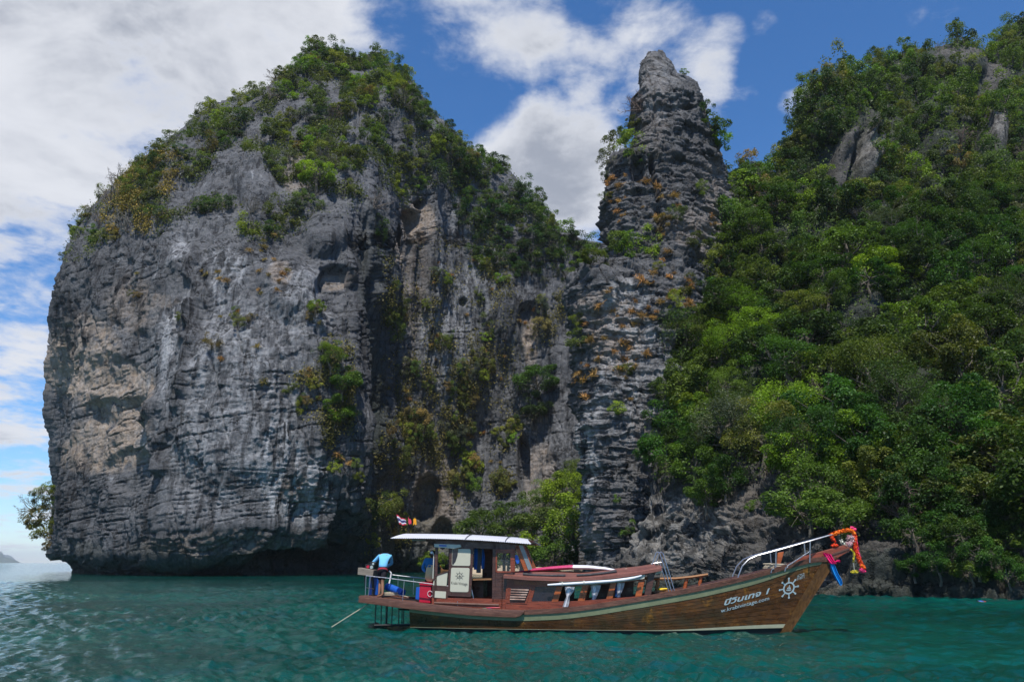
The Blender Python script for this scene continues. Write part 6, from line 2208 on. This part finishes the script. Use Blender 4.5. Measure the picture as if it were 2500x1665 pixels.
class Fig:
    def __init__(self):
        self.v, self.e, self.r = [], [], []

    def j(self, p, r, parent=None):
        self.v.append(Vector(p))
        self.r.append(r)
        if parent is not None:
            self.e.append((parent, len(self.v) - 1))
        return len(self.v) - 1

    def limb(self, parent, pts):
        for p, r in pts:
            parent = self.j(p, r, parent)
        return parent


def hand(f, wrist, dirv, palmn, grip=0.5):
    """palm, four fingers and a thumb"""
    d = Vector(dirv).normalized()
    n = Vector(palmn).normalized()
    s = d.cross(n).normalized()
    w = Vector(f.v[wrist])
    pm = f.j(w + d * .05, (.034, .02), wrist)
    for k, L in enumerate((.070, .080, .075, .058)):
        b = w + d * .085 + s * (.027 - .018 * k)
        a = f.j(b, .0095, pm)
        a = f.j(b + d * L * .5 + n * L * .25 * grip, .0088, a)
        f.j(b + d * L * .8 + n * L * .75 * grip, .0078, a)
    t = f.j(w + d * .035 + s * .038, .011, pm)
    f.j(w + d * .07 + s * .055 + n * .02, .0095, t)


def man(label, J, shirt, hat=False, waist=None):
    """body in one skin, shirt and shorts over it. J: joint positions in boat space"""
    p = bthing('person', label, 'person')
    f = Fig()
    pel = f.j(J['pelvis'], (.135, .11))
    sp1 = f.j(J['waist'], (.125, .10), pel)
    ch = f.j(J['chest'], (.140, .100), sp1)
    nb = f.j(J['neck'], .062, ch)
    hd = f.j(J['skull'], .085, nb)
    f.j(J['crown'], .078, hd)
    fc = Vector(J['face']).normalized()
    f.j(Vector(J['skull']) + fc * .085 + Vector((0, 0, -.03)), .030, hd)     # nose and mouth
    for s in ('L', 'R'):
        sh = f.j(J['sh' + s], .055, ch)
        el = f.limb(sh, [((Vector(J['sh' + s]) + Vector(J['el' + s])) / 2, .050), (J['el' + s], .041), ((Vector(J['el' + s]) + Vector(J['wr' + s])) / 2, .037), (J['wr' + s], .026)])
        hand(f, el, Vector(J['wr' + s]) - Vector(J['el' + s]) + Vector(J.get('hd' + s, (0, 0, 0))), J.get('pn' + s, (0, 0, -1)))
        hp = f.j(J['hip' + s], .088, pel)
        an = f.limb(hp, [((Vector(J['hip' + s]) + Vector(J['kn' + s])) / 2, .076), (J['kn' + s], .055), (Vector(J['kn' + s]).lerp(Vector(J['an' + s]), .35), .056), (J['an' + s], .036)])
        ft = Vector(J['toe' + s])
        f.limb(an, [(Vector(J['an' + s]).lerp(ft, .5) + Vector((0, 0, -.02)), (.042, .03)), (ft, (.04, .018))])
    skinned('body', f.v, f.e, f.r, SKIN, p)
    g = Fig()
    a = g.j(Vector(J['pelvis']).lerp(Vector(J['waist']), -.3), (.165, .14))
    b = g.j(J['waist'], (.160, .135), a)
    c = g.j(J['chest'], (.190, .150), b)
    g.j(Vector(J['chest']).lerp(Vector(J['neck']), .85), .105, c)
    for s in ('L', 'R'):
        sh = g.j(J['sh' + s], .090, c)
        g.limb(sh, [((Vector(J['sh' + s]) + Vector(J['el' + s])) / 2, .070), (J['el' + s], .060), (Vector(J['el' + s]).lerp(Vector(J['wr' + s]), .55), .053), (Vector(J['el' + s]).lerp(Vector(J['wr' + s]), .92), .043)])
    skinned('shirt', g.v, g.e, g.r, shirt, p)
    g = Fig()
    a = g.j(Vector(J['pelvis']).lerp(Vector(J['waist']), .45), (.148, .124))
    b = g.j(J['pelvis'], (.155, .135), a)
    for s in ('L', 'R'):
        h = g.j(J['hip' + s], .112, b)
        g.limb(h, [(Vector(J['hip' + s]).lerp(Vector(J['kn' + s]), .5), .106), (Vector(J['hip' + s]).lerp(Vector(J['kn' + s]), .85), .098)])
    skinned('shorts', g.v, g.e, g.r, SHORTS, p)
    if waist:
        w0 = Vector(J['pelvis']).lerp(Vector(J['waist']), -.42)
        ax_ = (Vector(J['waist']) - Vector(J['pelvis'])).normalized()
        MB().tube([w0 - ax_ * .025, w0 + ax_ * .025], .170, 16, caps=False).build('waistband', waist, p, True)
    h = Fig()
    sk, cr_ = Vector(J['skull']), Vector(J['crown'])
    a = h.j(sk.lerp(cr_, .35) - fc * .02, .098)
    b = h.j(cr_ - fc * .01, .090, a)
    h.j(sk - fc * .045, .082, a)
    skinned('hair', h.v, h.e, h.r, HAIR, p)
    for s in (-1, 1):
        sv = Vector((-fc.y, fc.x, 0)).normalized() * s
        e = sk + sv * .085
        MB().tube([e - sv * .01 - Vector((0, 0, .03)), e + sv * .012, e - sv * .01 + Vector((0, 0, .03))], [.012, .02, .014], 6).build('ear', SKIN, p, True)
    return p


zd = float(zs(-7.0)) + 0.02
X_, Y_ = bl(930, 1455, -.45).x, -.45
J1 = dict(pelvis=(X_ + .02, Y_ + .02, zd + .92), waist=(X_ + .0, Y_ + .10, zd + 1.08), chest=(X_ - .03, Y_ + .27, zd + 1.30), neck=(X_ - .06, Y_ + .47, zd + 1.36), skull=(X_ - .10, Y_ + .60, zd + 1.30), crown=(X_ - .12, Y_ + .68, zd + 1.27), face=(-.3, .3, -.9),
          shL=(X_ - .19, Y_ + .30, zd + 1.33), elL=(X_ - .40, Y_ + .30, zd + 1.13), wrL=(X_ - .53, Y_ + .22, zd + .97), hdL=(-.05, -.02, -.02), pnL=(0, .1, -1),
          shR=(X_ + .15, Y_ + .36, zd + 1.33), elR=(X_ + .16, Y_ + .55, zd + 1.08), wrR=(X_ - .08, Y_ + .62, zd + .95), pnR=(0, 0, -1),
          hipL=(X_ - .09, Y_ + .03, zd + .86), knL=(X_ - .10, Y_ + .16, zd + .48), anL=(X_ - .10, Y_ + .10, zd + .08), toeL=(X_ - .20, Y_ + .22, zd + .025),
          hipR=(X_ + .10, Y_ + .0, zd + .86), knR=(X_ + .04, Y_ - .02, zd + .48), anR=(X_ + .08, Y_ - .08, zd + .08), toeR=(X_ - .12, Y_ - .06, zd + .025))
man('man in light blue long-sleeved shirt and black shorts bending over the stern', J1, SHIRT1, waist=MAROON)
zd2 = float(zs(-5.3)) - .01
q = bl(1052, 1360, .25)
X_, Y_ = q.x, .25
J2 = dict(pelvis=(X_, Y_, zd2 + .90), waist=(X_, Y_, zd2 + 1.05), chest=(X_ + .01, Y_, zd2 + 1.28), neck=(X_ + .06, Y_, zd2 + 1.47), skull=(X_ + .11, Y_ - .02, zd2 + 1.56), crown=(X_ + .12, Y_ - .02, zd2 + 1.66), face=(.8, -.3, -.35),
          shL=(X_ - .18, Y_ - .02, zd2 + 1.38), elL=(X_ - .26, Y_ - .06, zd2 + 1.12), wrL=(X_ - .10, Y_ - .2, zd2 + .98),
          shR=(X_ + .18, Y_ - .02, zd2 + 1.38), elR=(X_ + .24, Y_ - .08, zd2 + 1.10), wrR=(X_ + .2, Y_ - .26, zd2 + .96),
          hipL=(X_ - .09, Y_, zd2 + .85), knL=(X_ - .1, Y_ - .03, zd2 + .47), anL=(X_ - .1, Y_, zd2 + .08), toeL=(X_ - .1, Y_ - .15, zd2 + .025),
          hipR=(X_ + .09, Y_, zd2 + .85), knR=(X_ + .1, Y_ - .03, zd2 + .47), anR=(X_ + .1, Y_, zd2 + .08), toeR=(X_ + .12, Y_ - .15, zd2 + .025))
man('man in blue shirt standing behind the jerry can under the roof', J2, SHIRT2)

# swimmer near the shore on the right
sw = empty('person', (0, 0, 0))
tag(sw, 'swimmer floating face down in blue shirt and red shorts near the shore', 'person')
c = onY(np.array(2399.0), np.array(1471.0), 45.0)
sw.location = (c[0], c[1], -0.03)
sw.rotation_euler = (0, 0, 1.0)
f = Fig()
pe = f.j((0, 0, 0), (.13, .10)); ch = f.j((-.35, .1, .03), (.16, .11), pe); nk = f.j((-.52, .14, .03), .06, ch); f.j((-.64, .16, .04), .10, nk)
for s in (-1, 1):
    f.limb(f.j((-.42, .12 + .18 * s, .0), .06, ch), [((-.6, .12 + .36 * s, -.03), .045), ((-.8, .12 + .38 * s, -.05), .03), ((-.9, .12 + .38 * s, -.06), .025)])
    f.limb(f.j((.06, .09 * s, 0), .085, pe), [((.4, .12 * s, .03), .06), ((.75, .14 * s + .02, .02), .045), ((.9, .14 * s, -.02), .035)])
skinned('body', f.v, f.e, f.r, SKIN, sw)
g = Fig()
a = g.j((-.05, .01, .02), (.14, .11)); b = g.j((-.35, .1, .045), (.175, .12), a); g.j((-.45, .12, .04), .11, b)
skinned('shirt', g.v, g.e, g.r, M_BCURT, sw)
g = Fig()
a = g.j((-.06, 0, .015), (.145, .115)); h1 = g.j((.06, .09, .01), .10, a); g.j((.26, .105, .03), .09, h1); h2 = g.j((.06, -.09, .01), .10, a); g.j((.26, -.105, .03), .09, h2)
skinned('shorts', g.v, g.e, g.r, M_REDP, sw)
g = Fig()
a = g.j((-.66, .165, .06), .105); g.j((-.72, .17, .05), .09, a)
skinned('hair', g.v, g.e, g.r, HAIR, sw)

# ================================================================== OTHER CRAFT IN THE COVE
def longtail(label, px_prow, px_stern, py_wl, hullmat, canopy, prowh, flip=1, yellow=True):
    d = Vector(ray(px_prow, py_wl))
    t = -CAMZ / d.z
    A = EYE + d * t
    d2 = Vector(ray(px_stern, py_wl))
    Bq = EYE + d2 * (-CAMZ / d2.z)
    L = (Bq - A).length
    e = empty('longtail_boat', A, math.atan2(Bq.y - A.y, Bq.x - A.x))
    tag(e, label, 'boat', 'boats lying in the cove')
    xs = np.linspace(0, L, 30)
    t_ = xs / L
    hbm = .75 * np.clip(np.sin(np.clip(t_ * .9 + .02, 0, 1) * math.pi), 0, 1) ** .6
    sheer = .55 + prowh * np.clip(1 - t_ / .28, 0, 1) ** 2 + .15 * t_ ** 3
    rows = []
    for k, (fb, fz) in enumerate(((1, 1), (.95, .6), (.7, 0.0), (.25, -.3))):
        rows.append((fb, fz))
    pr = [np.stack([xs, -hbm * fb, np.where(fz > 0, sheer * fz, fz)], -1) for fb, fz in rows] + [np.stack([xs, hbm * fb, np.where(fz > 0, sheer * fz, fz)], -1) for fb, fz in rows[::-1]]
    MB().grid(np.array(pr)).build('hull', hullmat, e, True)
    MB().grid(np.array([np.stack([xs, -hbm * .92, sheer * .7], -1), np.stack([xs, hbm * .92, sheer * .7], -1)])).build('deck', W_TAN, e)
    MB().tube([(xs[0] + .25, 0, sheer[0] - .5), (xs[0] - .0, 0, sheer[0] + .1), (xs[0] - .18, 0, sheer[0] + .55)], [.09, .07, .05], 7).build('prow', M_CANVAS, e, True)
    V, Fq = petals([Vector((.05, 0, sheer[0] - .1)), Vector((-.1, 0, sheer[0] + .3))], .13, 160, .09, 3)
    link('prow_ribbons', np_mesh('prow_ribbons', V, Fq), PM_O, e)
    if canopy:
        x0, x1, h = canopy
        G = [[(x, y, h + .16 * (1 - (y / .8) ** 2) - .05 * math.sin(x * 2)) for x in np.linspace(x0, x1, 14)] for y in np.linspace(-.85, .85, 9)]
        MB().grid(np.array(G)).build('canopy', M_PANEL, e, True)
        for x in (x0 + .2, (x0 + x1) / 2, x1 - .2):
            for y in (-.7, .7):
                MB().tube([(x, y, .4), (x, y, h)], .02, 6).build('post', M_STEEL, e)
        if yellow:
            V, Fq = petals([Vector((x1 - .3, -.6, h + .05)), Vector((x1 + .1, -.6, h))], .16, 120, .16, 5)
            link('yellow_bundle', np_mesh('yellow_bundle', V, Fq), M_YEL, e)
    return e


longtail('longtail boat with grey canopy showing above the cabin roof, behind the paddle board', 1402, 1600, 1413, W_TAN, (3.2, 7.0, 1.85), 1.0)
longtail('white-hulled small boat on the beach seen through the wheelhouse', 1190, 1262, 1398, M_CANVAS, None, .5)
longtail('pale boat lying off the beach behind the stern rail', 1076, 1110, 1397, W_TAN, None, .6)


# ================================================================== names of look-alikes
def ordinal(k):
    w = ['leftmost', 'second from left', 'third from left', 'fourth from left', 'fifth from left', 'sixth from left', 'seventh from left', 'eighth from left', 'ninth from left', 'tenth from left']
    return w[k] if k < len(w) else None


bpy.context.view_layer.update()
same = {}
for o in S.objects:
    if o.parent is None and o.get('label') and o.get('category'):
        same.setdefault(o['label'], []).append(o)
for lab, objs in same.items():
    if len(objs) < 2:
        continue
    pts = sorted(objs, key=lambda o: float(project(np.array(o.matrix_world.translation[:]))[0]))
    for k, o in enumerate(pts):
        w = 'rightmost' if k == len(pts) - 1 else ordinal(k)
        if w is None:
            j = len(pts) - 1 - k
            w = {1: 'second from right', 2: 'third from right', 3: 'fourth from right', 4: 'fifth from right', 5: 'sixth from right'}.get(j)
        if w:
            o['label'] = lab + ', ' + w
